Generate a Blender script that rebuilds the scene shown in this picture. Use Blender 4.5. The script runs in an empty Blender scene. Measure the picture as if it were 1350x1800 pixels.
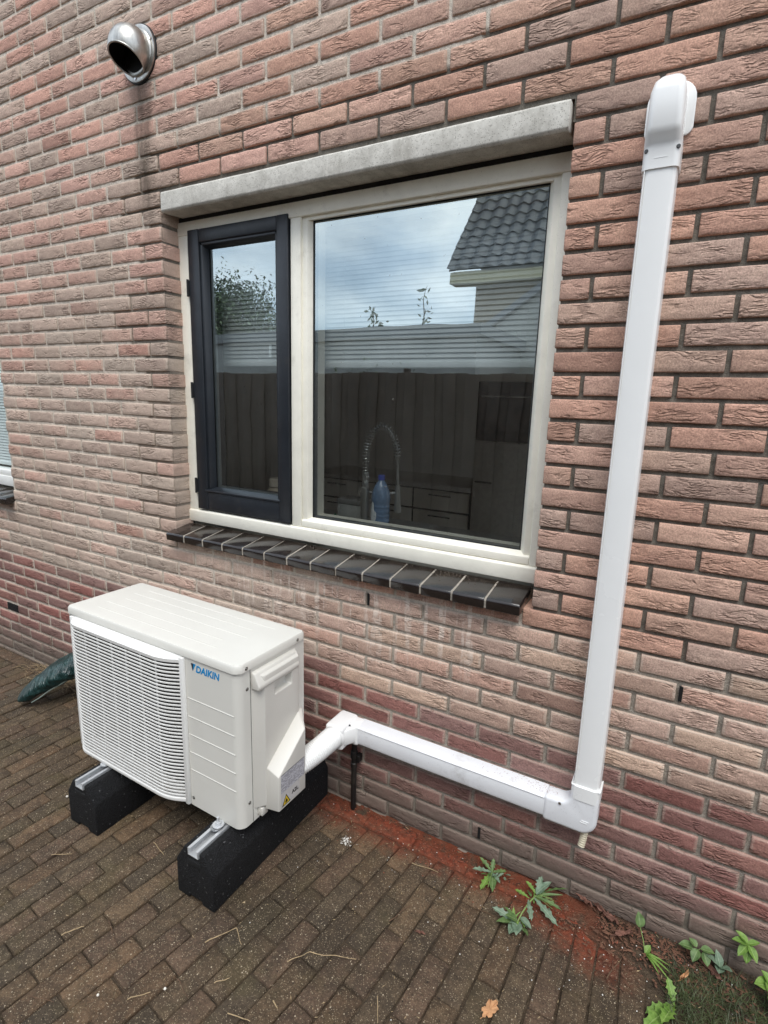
import bpy, bmesh, math, random
import numpy as np
from mathutils import Vector, Matrix, noise as mnoise

random.seed(7)
rng = np.random.default_rng(7)
SC = bpy.context.scene
COL = SC.collection
R = math.radians

# ------------------------------------------------------------------ camera
CAM = Vector((0.3814, -1.6324, 1.6066))
RIGHT = Vector((0.8715006, 0.48955286, 0.02871764))
UP = Vector((-0.12425112, 0.1637835, 0.97864019))
FWD = Vector((-0.47439262, 0.85645371, -0.20356491))
cam_d = bpy.data.cameras.new("camera")
cam = bpy.data.objects.new("camera", cam_d)
COL.objects.link(cam)
m = Matrix.Identity(4)
for i in range(3):
    m[i][0], m[i][1], m[i][2], m[i][3] = RIGHT[i], UP[i], -FWD[i], CAM[i]
cam.matrix_world = m
cam_d.sensor_fit = 'HORIZONTAL'
cam_d.sensor_width = 36.0
cam_d.lens = 955.85 / 1350 * 36
cam_d.clip_start = 0.05
cam_d.clip_end = 500
SC.camera = cam

# ------------------------------------------------------------------ sky and sun
SUN_EL, SUN_AZ = 60.0, 200.0      # azimuth: compass-like, 180 = from -y
world = bpy.data.worlds.new("World")
SC.world = world
world.use_nodes = True
wn = world.node_tree
wn.nodes.clear()
w_out = wn.nodes.new('ShaderNodeOutputWorld')
w_bg = wn.nodes.new('ShaderNodeBackground')
w_sky = wn.nodes.new('ShaderNodeTexSky')
w_sky.sky_type = 'NISHITA'
w_sky.sun_disc = False
w_sky.sun_elevation = R(SUN_EL)
w_sky.sun_rotation = R(SUN_AZ)
w_tc = wn.nodes.new('ShaderNodeTexCoord')
w_map = wn.nodes.new('ShaderNodeMapping')
w_map.inputs['Scale'].default_value = (1.0, 1.0, 2.2)
w_map.inputs['Location'].default_value = (0.35, 0.1, 0.0)
w_noi = wn.nodes.new('ShaderNodeTexNoise')
w_noi.inputs['Scale'].default_value = 2.6
w_noi.inputs['Detail'].default_value = 8
w_noi.inputs['Roughness'].default_value = 0.58
w_rmp = wn.nodes.new('ShaderNodeValToRGB')
w_rmp.color_ramp.elements[0].position = 0.36
w_rmp.color_ramp.elements[1].position = 0.62
w_rmp.color_ramp.elements[0].color = (0.35, 0.35, 0.35, 1)
w_noi2 = wn.nodes.new('ShaderNodeTexNoise')
w_noi2.inputs['Scale'].default_value = 5.0
w_noi2.inputs['Detail'].default_value = 6
w_rmp2 = wn.nodes.new('ShaderNodeValToRGB')
w_rmp2.color_ramp.elements[0].position = 0.35
w_rmp2.color_ramp.elements[1].position = 0.68
w_rmp2.color_ramp.elements[0].color = (9.4, 11.0, 13.0, 1)
w_rmp2.color_ramp.elements[1].color = (15.0, 15.4, 15.8, 1)
w_mix = wn.nodes.new('ShaderNodeMix')
w_mix.data_type = 'RGBA'
wn.links.new(w_tc.outputs['Generated'], w_map.inputs['Vector'])
wn.links.new(w_map.outputs['Vector'], w_noi.inputs['Vector'])
wn.links.new(w_map.outputs['Vector'], w_noi2.inputs['Vector'])
wn.links.new(w_noi.outputs['Fac'], w_rmp.inputs['Fac'])
wn.links.new(w_noi2.outputs['Fac'], w_rmp2.inputs['Fac'])
wn.links.new(w_rmp.outputs['Color'], w_mix.inputs['Factor'])
wn.links.new(w_sky.outputs['Color'], w_mix.inputs['A'])
wn.links.new(w_rmp2.outputs['Color'], w_mix.inputs['B'])
wn.links.new(w_mix.outputs['Result'], w_bg.inputs['Color'])
w_bg.inputs['Strength'].default_value = 0.092
wn.links.new(w_bg.outputs['Background'], w_out.inputs['Surface'])

sun_d = bpy.data.lights.new("sun", 'SUN')
sun_d.energy = 1.5
sun_d.angle = R(32)
sun_d.color = (1.0, 0.97, 0.92)
sun = bpy.data.objects.new("sun", sun_d)
COL.objects.link(sun)
# direction towards the sun: elevation SUN_EL, out over the yard (-y), a little to the right
az = R(-62)
to_sun = Vector((math.cos(R(SUN_EL)) * math.cos(az), math.cos(R(SUN_EL)) * math.sin(az), math.sin(R(SUN_EL))))
sun.rotation_euler = to_sun.to_track_quat('Z', 'Y').to_euler()
w_sky.sun_rotation = math.atan2(to_sun.x, to_sun.y)

SC.view_settings.view_transform = 'Standard'
SC.view_settings.look = 'None'
SC.view_settings.exposure = 0.60
SC.view_settings.gamma = 1.0
SC.view_settings.use_curve_mapping = False
SC.render.engine = 'CYCLES'
SC.cycles.max_bounces = 8
SC.cycles.transparent_max_bounces = 12
SC.cycles.use_denoising = True
SC.cycles.caustics_reflective = False
SC.cycles.caustics_refractive = False

# ------------------------------------------------------------------ helpers
def s2l(c):
    return tuple((v / 12.92 if v <= 0.04045 else ((v + 0.055) / 1.055) ** 2.4) for v in c)

def rgb(r, g, b):
    return s2l((r / 255, g / 255, b / 255)) + (1.0,)

def noi(x, y=0.0, z=0.0):
    return mnoise.noise(Vector((x, y, z)))

class NT:
    """small wrapper for building node trees"""
    def __init__(self, tree):
        self.t = tree
    def n(self, typ, **kw):
        nd = self.t.nodes.new(typ)
        for k, v in kw.items():
            if k == 'ins':
                for a, b in v.items():
                    if hasattr(b, 'is_output') or isinstance(b, bpy.types.NodeSocket):
                        self.t.links.new(b, nd.inputs[a])
                    else:
                        nd.inputs[a].default_value = b
            else:
                setattr(nd, k, v)
        return nd
    def noise(self, vec, scale, detail=3, rough=0.55, dist=0.0):
        return self.n('ShaderNodeTexNoise', ins={'Vector': vec, 'Scale': scale, 'Detail': detail, 'Roughness': rough, 'Distortion': dist}).outputs['Fac']
    def math(self, op, a, b=0.0, clamp=False):
        nd = self.n('ShaderNodeMath', operation=op, use_clamp=clamp)
        for i, v in enumerate((a, b)):
            if isinstance(v, bpy.types.NodeSocket):
                self.t.links.new(v, nd.inputs[i])
            else:
                nd.inputs[i].default_value = v
        return nd.outputs[0]
    def ramp(self, fac, p0, p1, c0=(0, 0, 0, 1), c1=(1, 1, 1, 1)):
        nd = self.n('ShaderNodeValToRGB', ins={'Fac': fac})
        e = nd.color_ramp.elements
        e[0].position, e[1].position = p0, p1
        e[0].color, e[1].color = c0, c1
        return nd.outputs['Color']
    def sstep(self, v, a, b):
        nd = self.n('ShaderNodeMapRange', interpolation_type='SMOOTHSTEP', ins={'Value': v, 'From Min': a, 'From Max': b})
        return nd.outputs['Result']
    def mix(self, fac, a, b, blend='MIX'):
        nd = self.n('ShaderNodeMix', data_type='RGBA', blend_type=blend)
        for k, v in (('Factor', fac), ('A', a), ('B', b)):
            s = [i for i in nd.inputs if i.name == k and i.enabled][0]
            if isinstance(v, bpy.types.NodeSocket):
                self.t.links.new(v, s)
            else:
                s.default_value = v
        return [o for o in nd.outputs if o.enabled][0]
    def mapping(self, vec, scale=(1, 1, 1), loc=(0, 0, 0)):
        return self.n('ShaderNodeMapping', ins={'Vector': vec, 'Scale': scale, 'Location': loc}).outputs['Vector']
    def bump(self, h, strength, dist, normal=None):
        ins = {'Height': h, 'Strength': strength, 'Distance': dist}
        if normal is not None:
            ins['Normal'] = normal
        return self.n('ShaderNodeBump', ins=ins).outputs['Normal']

def new_mat(name):
    mt = bpy.data.materials.new(name)
    mt.use_nodes = True
    nt = NT(mt.node_tree)
    bs = [n for n in mt.node_tree.nodes if n.type == 'BSDF_PRINCIPLED'][0]
    return mt, nt, bs

MATS = {}
def plain(name, col, rough=0.5, metal=0.0, nscale=30, namp=0.12, bump=0.0, bscale=200, spec=0.5, coat=0.0, trans=0.0, dirt=0.0):
    """procedural material: base colour with noise variation, roughness variation, bump and faint dirt"""
    if name in MATS:
        return MATS[name]
    mt, nt, bs = new_mat(name)
    pos = nt.n('ShaderNodeNewGeometry').outputs['Position']
    f = nt.noise(pos, nscale, 4)
    dark = tuple(c * (1 - namp) for c in col[:3]) + (1,)
    lite = tuple(min(1, c * (1 + namp * 0.6)) for c in col[:3]) + (1,)
    c = nt.ramp(f, 0.3, 0.7, dark, lite)
    if dirt > 0:
        d = nt.sstep(nt.noise(pos, 9, 6, 0.7), 0.55, 0.75)
        c = nt.mix(nt.math('MULTIPLY', d, dirt), c, rgb(120, 108, 92))
        sp = nt.sstep(nt.noise(pos, 380, 1), 0.73, 0.78)
        c = nt.mix(nt.math('MULTIPLY', sp, min(1, dirt * 2.5)), c, rgb(110, 96, 84))
    nt.t.links.new(c, bs.inputs['Base Color'])
    rr = nt.n('ShaderNodeMapRange', ins={'Value': nt.noise(pos, nscale * 0.7, 5), 'To Min': max(0.02, rough - 0.08), 'To Max': min(1, rough + 0.08)})
    nt.t.links.new(rr.outputs['Result'], bs.inputs['Roughness'])
    bs.inputs['Metallic'].default_value = metal
    bs.inputs['Specular IOR Level'].default_value = spec
    bs.inputs['Coat Weight'].default_value = coat
    bs.inputs['Coat Roughness'].default_value = 0.15
    if trans:
        bs.inputs['Transmission Weight'].default_value = trans
    if bump > 0:
        nt.t.links.new(nt.bump(nt.noise(pos, bscale, 3), 1.0, bump), bs.inputs['Normal'])
    MATS[name] = mt
    return mt

class MB:
    """collects vertices and faces; build() links them as ONE mesh object"""
    def __init__(self):
        self.v, self.f = [], []
    def add(self, vs, fs):
        o = len(self.v)
        self.v += [tuple(p) for p in vs]
        self.f += [tuple(i + o for i in q) for q in fs]
        return self
    def box(self, x0, x1, y0, y1, z0, z1):
        return self.add([(x0, y0, z0), (x1, y0, z0), (x1, y1, z0), (x0, y1, z0), (x0, y0, z1), (x1, y0, z1), (x1, y1, z1), (x0, y1, z1)],
                        [(0, 3, 2, 1), (4, 5, 6, 7), (0, 1, 5, 4), (1, 2, 6, 5), (2, 3, 7, 6), (3, 0, 4, 7)])
    def prism(self, pts, axis, a, b, pts2=None):
        """polygon (2D) extruded along axis from a to b; pts2 is the outline at b"""
        pts2 = pts2 or pts
        def P(p, t):
            return {'x': (t, p[0], p[1]), 'y': (p[0], t, p[1]), 'z': (p[0], p[1], t)}[axis]
        n = len(pts)
        vs = [P(p, a) for p in pts] + [P(p, b) for p in pts2]
        fs = [tuple(range(n)), tuple(range(2 * n - 1, n - 1, -1))]
        fs += [(i, n + i, n + (i + 1) % n, (i + 1) % n) for i in range(n)]
        return self.add(vs, fs)
    def tube(self, path, r, n=10, caps=True):
        path = [Vector(p) for p in path]
        rs = r if isinstance(r, (list, tuple)) else [r] * len(path)
        up = Vector((0, 0, 1))
        rings = []
        prev = None
        for i, p in enumerate(path):
            d = (path[min(i + 1, len(path) - 1)] - path[max(i - 1, 0)]).normalized()
            if prev is None:
                a = d.cross(up)
                if a.length < 1e-3:
                    a = d.cross(Vector((1, 0, 0)))
                a.normalize()
            else:
                a = (prev - d * prev.dot(d))
                if a.length < 1e-6:
                    a = d.cross(up)
                a.normalize()
            prev = a
            b = d.cross(a)
            rings.append([p + (a * math.cos(t) + b * math.sin(t)) * rs[i] for t in [2 * math.pi * k / n for k in range(n)]])
        vs = [q for rg in rings for q in rg]
        fs = []
        for i in range(len(path) - 1):
            for k in range(n):
                fs.append((i * n + k, i * n + (k + 1) % n, (i + 1) * n + (k + 1) % n, (i + 1) * n + k))
        if caps:
            fs.append(tuple(range(n - 1, -1, -1)))
            fs.append(tuple((len(path) - 1) * n + k for k in range(n)))
        return self.add(vs, fs)
    def lathe(self, prof, center, axis, n=24):
        """prof: list of (radius, distance along axis)"""
        c = Vector(center)
        ax = Vector(axis).normalized()
        a = ax.cross(Vector((0, 0, 1)))
        if a.length < 1e-3:
            a = Vector((1, 0, 0))
        a.normalize()
        b = ax.cross(a)
        vs, fs = [], []
        for r_, h in prof:
            for k in range(n):
                t = 2 * math.pi * k / n
                vs.append(c + ax * h + (a * math.cos(t) + b * math.sin(t)) * r_)
        for i in range(len(prof) - 1):
            for k in range(n):
                fs.append((i * n + k, i * n + (k + 1) % n, (i + 1) * n + (k + 1) % n, (i + 1) * n + k))
        return self.add(vs, fs)
    def build(self, name, mat, parent=None, bevel=0.0, seg=2, smooth=False, kind=None, label=None, angle=35):
        me = bpy.data.meshes.new(name)
        me.from_pydata(self.v, [], self.f)
        me.validate()
        bm = bmesh.new()
        bm.from_mesh(me)
        bmesh.ops.recalc_face_normals(bm, faces=bm.faces)
        bm.to_mesh(me)
        bm.free()
        me.materials.append(mat)
        o = bpy.data.objects.new(name, me)
        COL.objects.link(o)
        if parent is not None:
            o.parent = parent
        if bevel > 0:
            md = o.modifiers.new("bevel", 'BEVEL')
            md.width = bevel
            md.segments = seg
            md.limit_method = 'ANGLE'
            md.angle_limit = R(30)
            md.harden_normals = False
        if smooth or bevel > 0:
            me.shade_smooth()
            sa = o.modifiers.new("split", 'EDGE_SPLIT') if not bevel else None
            if sa:
                sa.split_angle = R(angle)
        if kind:
            o["kind"] = kind
        if label:
            o["label"] = label
        return o

def tag(o, label=None, cat=None, group=None, kind=None):
    if label: o["label"] = label
    if cat: o["category"] = cat
    if group: o["group"] = group
    if kind: o["kind"] = kind
    return o

def empty(name, loc=(0, 0, 0), rz=0.0):
    o = bpy.data.objects.new(name, None)
    o.empty_display_size = 0.1
    COL.objects.link(o)
    o.location = loc
    o.rotation_euler = (0, 0, rz)
    return o

def rrect(x0, x1, y0, y1, r, n=5):
    """rounded rectangle outline; r may be 4 radii (x0y0, x1y0, x1y1, x0y1)"""
    rr = r if isinstance(r, (tuple, list)) else (r,) * 4
    pts = []
    for (cx, cy, a0, q) in ((x0, y0, 180, 0), (x1, y0, 270, 1), (x1, y1, 0, 2), (x0, y1, 90, 3)):
        rad = rr[q]
        if rad <= 0:
            pts.append((cx, cy))
            continue
        ox = cx + rad * (1 if cx == x0 else -1)
        oy = cy + rad * (1 if cy == y0 else -1)
        for k in range(n + 1):
            a = R(a0 + 90 * k / n)
            pts.append((ox + rad * math.cos(a), oy + rad * math.sin(a)))
    return pts

# ------------------------------------------------------------------ wall geometry constants
U = 0.11          # half a brick
H = 0.0646        # one course
Z0 = 2.395        # top of course 0 (beside the lintel)
XL, XR = -1.595, 0.014          # window opening
ZB, ZT = 1.020, 2.335           # opening bottom and top
X2R, X2L = -2.932, -4.05        # second window opening
WX0, WX1 = -4.7, 2.3
ROW_TOP, ROW_BOT = -24, 37

def shift(n):
    return float(np.interp(n, [-60, -15, -6, -4, -1, 1, 3, 40], [-.5, -.5, -.36, -.27, -.2, -.12, 0, 0]))

def joint_x(n):
    return (n + shift(n)) * U

def dark_mortar(row, u):
    """1 = repointed with dark recessed mortar, 0 = old flush light mortar"""
    if row <= 22:
        if u > 0.1:
            if row < -3:
                return 1.0 if u > (-row - 3) * 1.3 - 0.8 else 0.0
            return 1.0
        if row in (-1, 0) and u > (-15.8 if row == -1 else -16.8):
            return 1.0
        if row == -2 and u > -14.9:
            return 1.0
        if row == -3 and u > -2.3:
            return 1.0
        if row == -4 and u > -0.6:
            return 1.0
        if 0 <= row <= 22 and u < -14.4:
            lim = {0: 16.7, 1: 15.2, 2: 14.6, 3: 15.8, 4: 14.7, 5: 15.8, 6: 16.7, 7: 17.7, 8: 16.7, 9: 15.8, 10: 14.8, 11: 15.8, 12: 14.8,
                   13: 15.8, 14: 14.8, 15: 15.8, 16: 16.7, 17: 15.8, 18: 16.8, 19: 16.6, 20: 16.8, 21: 15.9, 22: 15.0}[row]
            return 0.85 if u > -lim else 0.0
        return 0.0
    return float(np.interp(u, [-14, -8, -5, -2, 3], [.0, .15, .45, .55, .62]))

# ------------------------------------------------------------------ stains shared by bricks and mortar
def make_stain_group():
    g = bpy.data.node_groups.new("wall_stains", 'ShaderNodeTree')
    g.interface.new_socket("Color", in_out='INPUT', socket_type='NodeSocketColor')
    g.interface.new_socket("Color", in_out='OUTPUT', socket_type='NodeSocketColor')
    nt = NT(g)
    gi = nt.n('NodeGroupInput')
    go = nt.n('NodeGroupOutput')
    pos = nt.n('ShaderNodeNewGeometry').outputs['Position']
    xyz = nt.n('ShaderNodeSeparateXYZ', ins={'Vector': pos})
    x, z = xyz.outputs['X'], xyz.outputs['Z']
    c = gi.outputs['Color']
    # sooty run-off below the vent
    wob = nt.math('MULTIPLY', nt.math('SUBTRACT', nt.noise(nt.mapping(pos, (18, 1, 5)), 1.0, 4), 0.5), 0.10)
    dx = nt.math('ABSOLUTE', nt.math('ADD', nt.math('ADD', x, 1.665), wob))
    core = nt.math('SUBTRACT', 1.0, nt.sstep(dx, 0.0, 0.085))
    zz = nt.math('MULTIPLY', nt.sstep(z, 2.12, 2.42), nt.math('SUBTRACT', 1.0, nt.sstep(z, 2.80, 2.86)))
    streak = nt.math('ADD', nt.math('MULTIPLY', nt.sstep(nt.noise(nt.mapping(pos, (40, 1, 5)), 1.0, 4), 0.3, 0.7), 0.45), 0.5)
    f = nt.math('MULTIPLY', nt.math('MULTIPLY', core, zz), nt.math('MULTIPLY', streak, 0.85))
    c = nt.mix(f, c, rgb(82, 73, 62))
    # lime run-off below the window sill
    xw = nt.math('MULTIPLY', nt.sstep(x, -1.62, -1.2), nt.math('SUBTRACT', 1.0, nt.sstep(x, -0.12, 0.0)))
    zz = nt.math('MULTIPLY', nt.sstep(z, 0.56, 0.86), nt.math('SUBTRACT', 1.0, nt.sstep(z, 0.97, 1.0)))
    st = nt.sstep(nt.noise(nt.mapping(pos, (30, 1, 2.2)), 1.0, 3, 0.6), 0.53, 0.60)
    f = nt.math('MULTIPLY', nt.math('MULTIPLY', xw, zz), nt.math('MULTIPLY', nt.math('MULTIPLY', st, nt.sstep(nt.noise(pos, 34, 4, .7), 0.36, 0.58)), 0.70))
    c = nt.mix(f, c, rgb(222, 208, 195))
    # grey haze of lime over the middle of the old wall
    hz = nt.math('MULTIPLY', nt.sstep(nt.noise(pos, 2.1, 5, 0.6), 0.40, 0.62), nt.math('SUBTRACT', 1.0, nt.sstep(x, -1.6, -0.2)))
    hz = nt.math('MULTIPLY', hz, nt.math('MULTIPLY', nt.sstep(z, 0.5, 0.75), nt.math('SUBTRACT', 1.0, nt.sstep(z, 1.8, 2.5))))
    c = nt.mix(nt.math('MULTIPLY', hz, 0.42), c, rgb(178, 160, 145))
    # splashed soil and algae on the lowest courses
    lo = nt.math('SUBTRACT', 1.0, nt.sstep(nt.math('ADD', z, nt.math('MULTIPLY', nt.noise(pos, 5, 5, .7), -0.16)), -0.02, 0.17))
    c = nt.mix(nt.math('MULTIPLY', lo, 0.75), c, rgb(112, 104, 94))
    nt.t.links.new(c, go.inputs['Color'])
    return g
STAINS = make_stain_group()

def brick_material(name, from_attr):
    mt, nt, bs = new_mat(name)
    geo = nt.n('ShaderNodeNewGeometry')
    pos = geo.outputs['Position']
    if from_attr:
        at = nt.n('ShaderNodeAttribute', attribute_name='tint')
        col, smear = at.outputs['Color'], at.outputs['Alpha']
    else:
        oi = nt.n('ShaderNodeObjectInfo')
        col, smear = oi.outputs['Color'], oi.outputs['Alpha']
    uv = nt.n('ShaderNodeUVMap', uv_map='uv').outputs['UV']
    suv = nt.n('ShaderNodeSeparateXYZ', ins={'Vector': uv})
    # colour: fire-flashed patches and sand grain
    p1 = nt.noise(nt.mapping(pos, (1, 1, 2)), 22, 4, 0.6)
    c = nt.mix(1.0, col, nt.ramp(p1, 0.28, 0.75, (0.82, 0.80, 0.80, 1), (1.14, 1.16, 1.14, 1)), 'MULTIPLY')
    gr = nt.noise(pos, 230, 3, 0.85)
    c = nt.mix(1.0, c, nt.ramp(gr, 0.3, 0.70, (0.60, 0.60, 0.60, 1), (1.44, 1.42, 1.40, 1)), 'MULTIPLY')
    pale = nt.sstep(nt.noise(pos, 70, 4, 0.75), 0.60, 0.74)
    c = nt.mix(nt.math('MULTIPLY', pale, 0.25), c, rgb(190, 166, 146))
    # folds of the hand-moulded clay
    warp = nt.n('ShaderNodeTexNoise', ins={'Vector': pos, 'Scale': 11.0, 'Detail': 3.0}).outputs['Color']
    wp = nt.n('ShaderNodeVectorMath', operation='MULTIPLY_ADD', ins={0: warp, 1: (0.10, 0.0, 0.035), 2: pos}).outputs['Vector']
    n1 = nt.noise(nt.mapping(wp, (9, 9, 42)), 1.0, 2, 0.5)
    cr1 = nt.sstep(nt.math('ABSOLUTE', nt.math('SUBTRACT', n1, 0.5)), 0.0, 0.055)
    n2 = nt.noise(nt.mapping(wp, (17, 17, 64), (3.1, 0, 7.7)), 1.0, 2, 0.5)
    cr2 = nt.sstep(nt.math('ABSOLUTE', nt.math('SUBTRACT', n2, 0.52)), 0.0, 0.07)
    amt = nt.sstep(nt.noise(nt.mapping(pos, (1, 1, 1.8)), 9, 3), 0.46, 0.62)
    crk = nt.math('MULTIPLY', nt.math('SUBTRACT', 1.0, nt.math('MULTIPLY', cr1, cr2)), amt)
    hgt = nt.math('SUBTRACT', nt.math('ADD', nt.math('ADD', nt.math('MULTIPLY', nt.noise(wp, 60, 5, 0.65), 0.55), nt.math('MULTIPLY', nt.noise(pos, 17, 3, 0.6), 0.9)), nt.math('MULTIPLY', gr, 0.10)), nt.math('MULTIPLY', crk, 0.75))
    c = nt.mix(nt.math('MULTIPLY', nt.sstep(crk, 0.5, 1.0), 0.34), c, rgb(84, 66, 56))
    # old mortar smeared over the arrises
    e = nt.math('MAXIMUM', nt.sstep(nt.math('ABSOLUTE', suv.outputs['X']), 0.84, 1.0), nt.sstep(nt.math('ABSOLUTE', suv.outputs['Y']), 0.50, 1.0))
    sm = nt.sstep(nt.math('ADD', e, nt.math('MULTIPLY', nt.math('SUBTRACT', nt.noise(pos, 45, 5, .7), 0.5), 1.6)), 0.45, 1.0)
    c = nt.mix(nt.math('MULTIPLY', sm, smear), c, rgb(200, 184, 168))
    gn = nt.n('ShaderNodeGroup')
    gn.node_tree = STAINS
    nt.t.links.new(c, gn.inputs[0])
    nt.t.links.new(gn.outputs[0], bs.inputs['Base Color'])
    bs.inputs['Roughness'].default_value = 0.92
    bs.inputs['Specular IOR Level'].default_value = 0.2
    nt.t.links.new(nt.bump(hgt, 1.0, 0.0042), bs.inputs['Normal'])
    return mt

M_BRICK = brick_material("brick", False)
M_BRICK_ATT = brick_material("brick_far", True)

def mortar_material():
    mt, nt, bs = new_mat("mortar")
    pos = nt.n('ShaderNodeNewGeometry').outputs['Position']
    tone = nt.n('ShaderNodeAttribute', attribute_name='tone').outputs['Fac']
    n = nt.noise(pos, 55, 5, 0.7)
    light = nt.ramp(n, 0.3, 0.7, rgb(180, 169, 156), rgb(226, 215, 202))
    dark = nt.ramp(n, 0.3, 0.7, rgb(94, 90, 83), rgb(128, 122, 113))
    t2 = nt.math('ADD', tone, nt.math('MULTIPLY', nt.math('SUBTRACT', nt.noise(pos, 16, 4), 0.5), 0.5), True)
    c = nt.mix(t2, light, dark)
    gr = nt.noise(pos, 330, 2, 0.7)
    c = nt.mix(1.0, c, nt.ramp(gr, 0.32, 0.68, (0.72, 0.72, 0.72, 1), (1.22, 1.22, 1.2, 1)), 'MULTIPLY')
    gn = nt.n('ShaderNodeGroup')
    gn.node_tree = STAINS
    nt.t.links.new(c, gn.inputs[0])
    nt.t.links.new(gn.outputs[0], bs.inputs['Base Color'])
    bs.inputs['Roughness'].default_value = 0.95
    bs.inputs['Specular IOR Level'].default_value = 0.15
    h = nt.math('ADD', nt.math('MULTIPLY', n, 0.7), nt.math('MULTIPLY', gr, 0.4))
    nt.t.links.new(nt.bump(h, 1.0, 0.004), bs.inputs['Normal'])
    return mt
M_MORTAR = mortar_material()

# ------------------------------------------------------------------ ground
def ground_material():
    mt, nt, bs = new_mat("soil")
    pos = nt.n('ShaderNodeNewGeometry').outputs['Position']
    xyz = nt.n('ShaderNodeSeparateXYZ', ins={'Vector': pos})
    n = nt.noise(pos, 40, 6, 0.7)
    c = nt.ramp(n, 0.3, 0.7, rgb(46, 39, 32), rgb(98, 84, 68))
    g = nt.sstep(nt.noise(pos, 260, 2), 0.66, 0.74)
    c = nt.mix(nt.math('MULTIPLY', g, 0.6), c, rgb(150, 134, 112))
    red = nt.math('MULTIPLY', nt.sstep(xyz.outputs['Y'], -0.20, -0.05), nt.math('MULTIPLY', nt.sstep(xyz.outputs['X'], -0.85, -0.72), nt.math('SUBTRACT', 1.0, nt.sstep(xyz.outputs['X'], 0.15, 0.5))))
    red = nt.math('MULTIPLY', red, nt.sstep(nt.noise(pos, 14, 5), 0.30, 0.55))
    c = nt.mix(nt.math('MULTIPLY', red, 0.8), c, rgb(122, 62, 42))
    nt.t.links.new(c, bs.inputs['Base Color'])
    bs.inputs['Roughness'].default_value = 0.95
    bs.inputs['Specular IOR Level'].default_value = 0.2
    nt.t.links.new(nt.bump(nt.math('ADD', n, nt.noise(pos, 220, 3)), 1.0, 0.008), bs.inputs['Normal'])
    return mt
M_SOIL = ground_material()

gm = MB()
gx = np.concatenate([[-300, -60, -15], np.linspace(-5, 2.5, 151), [15, 60, 300]])
gy = np.concatenate([[-300, -60, -15], np.linspace(-3.0, 0.06, 62), [4, 60, 300]])
vs = []
for yy in gy:
    for xx in gx:
        zz = -0.0085
        if -4.9 < xx < 2.4 and -2.9 < yy < 0.1:
            zz += 0.0045 * noi(xx * 30, yy * 30, 1.0) + 0.003 * noi(xx * 9, yy * 9, 5)
            # soil heaped against the wall at the right
            yl = float(np.interp(xx, [0.36, 0.62], [-0.13, -0.32]))
            w = np.interp(xx, [0.12, 0.32, 0.9], [0, 1, 1]) * np.interp(yy, [yl, yl * .4, 0], [0, 0.7, 1])
            w2 = np.interp(xx, [-0.95, -0.75, 0.2], [0, 0.55, 0.8]) * np.interp(yy, [-0.05, 0], [0, 1])
            zz += max(w * (0.026 + 0.012 * noi(xx * 14, yy * 14, 9)), w2 * (0.022 + 0.01 * noi(xx * 20, yy * 20, 2)))
        vs.append((xx, yy, zz))
nx_ = len(gx)
gm.add(vs, [(j * nx_ + i, j * nx_ + i + 1, (j + 1) * nx_ + i + 1, (j + 1) * nx_ + i) for j in range(len(gy) - 1) for i in range(nx_ - 1)])
tag(gm.build("ground", M_SOIL, smooth=True, angle=80), "dark soil and sand of the yard under the paving", None, None, "structure")

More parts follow.
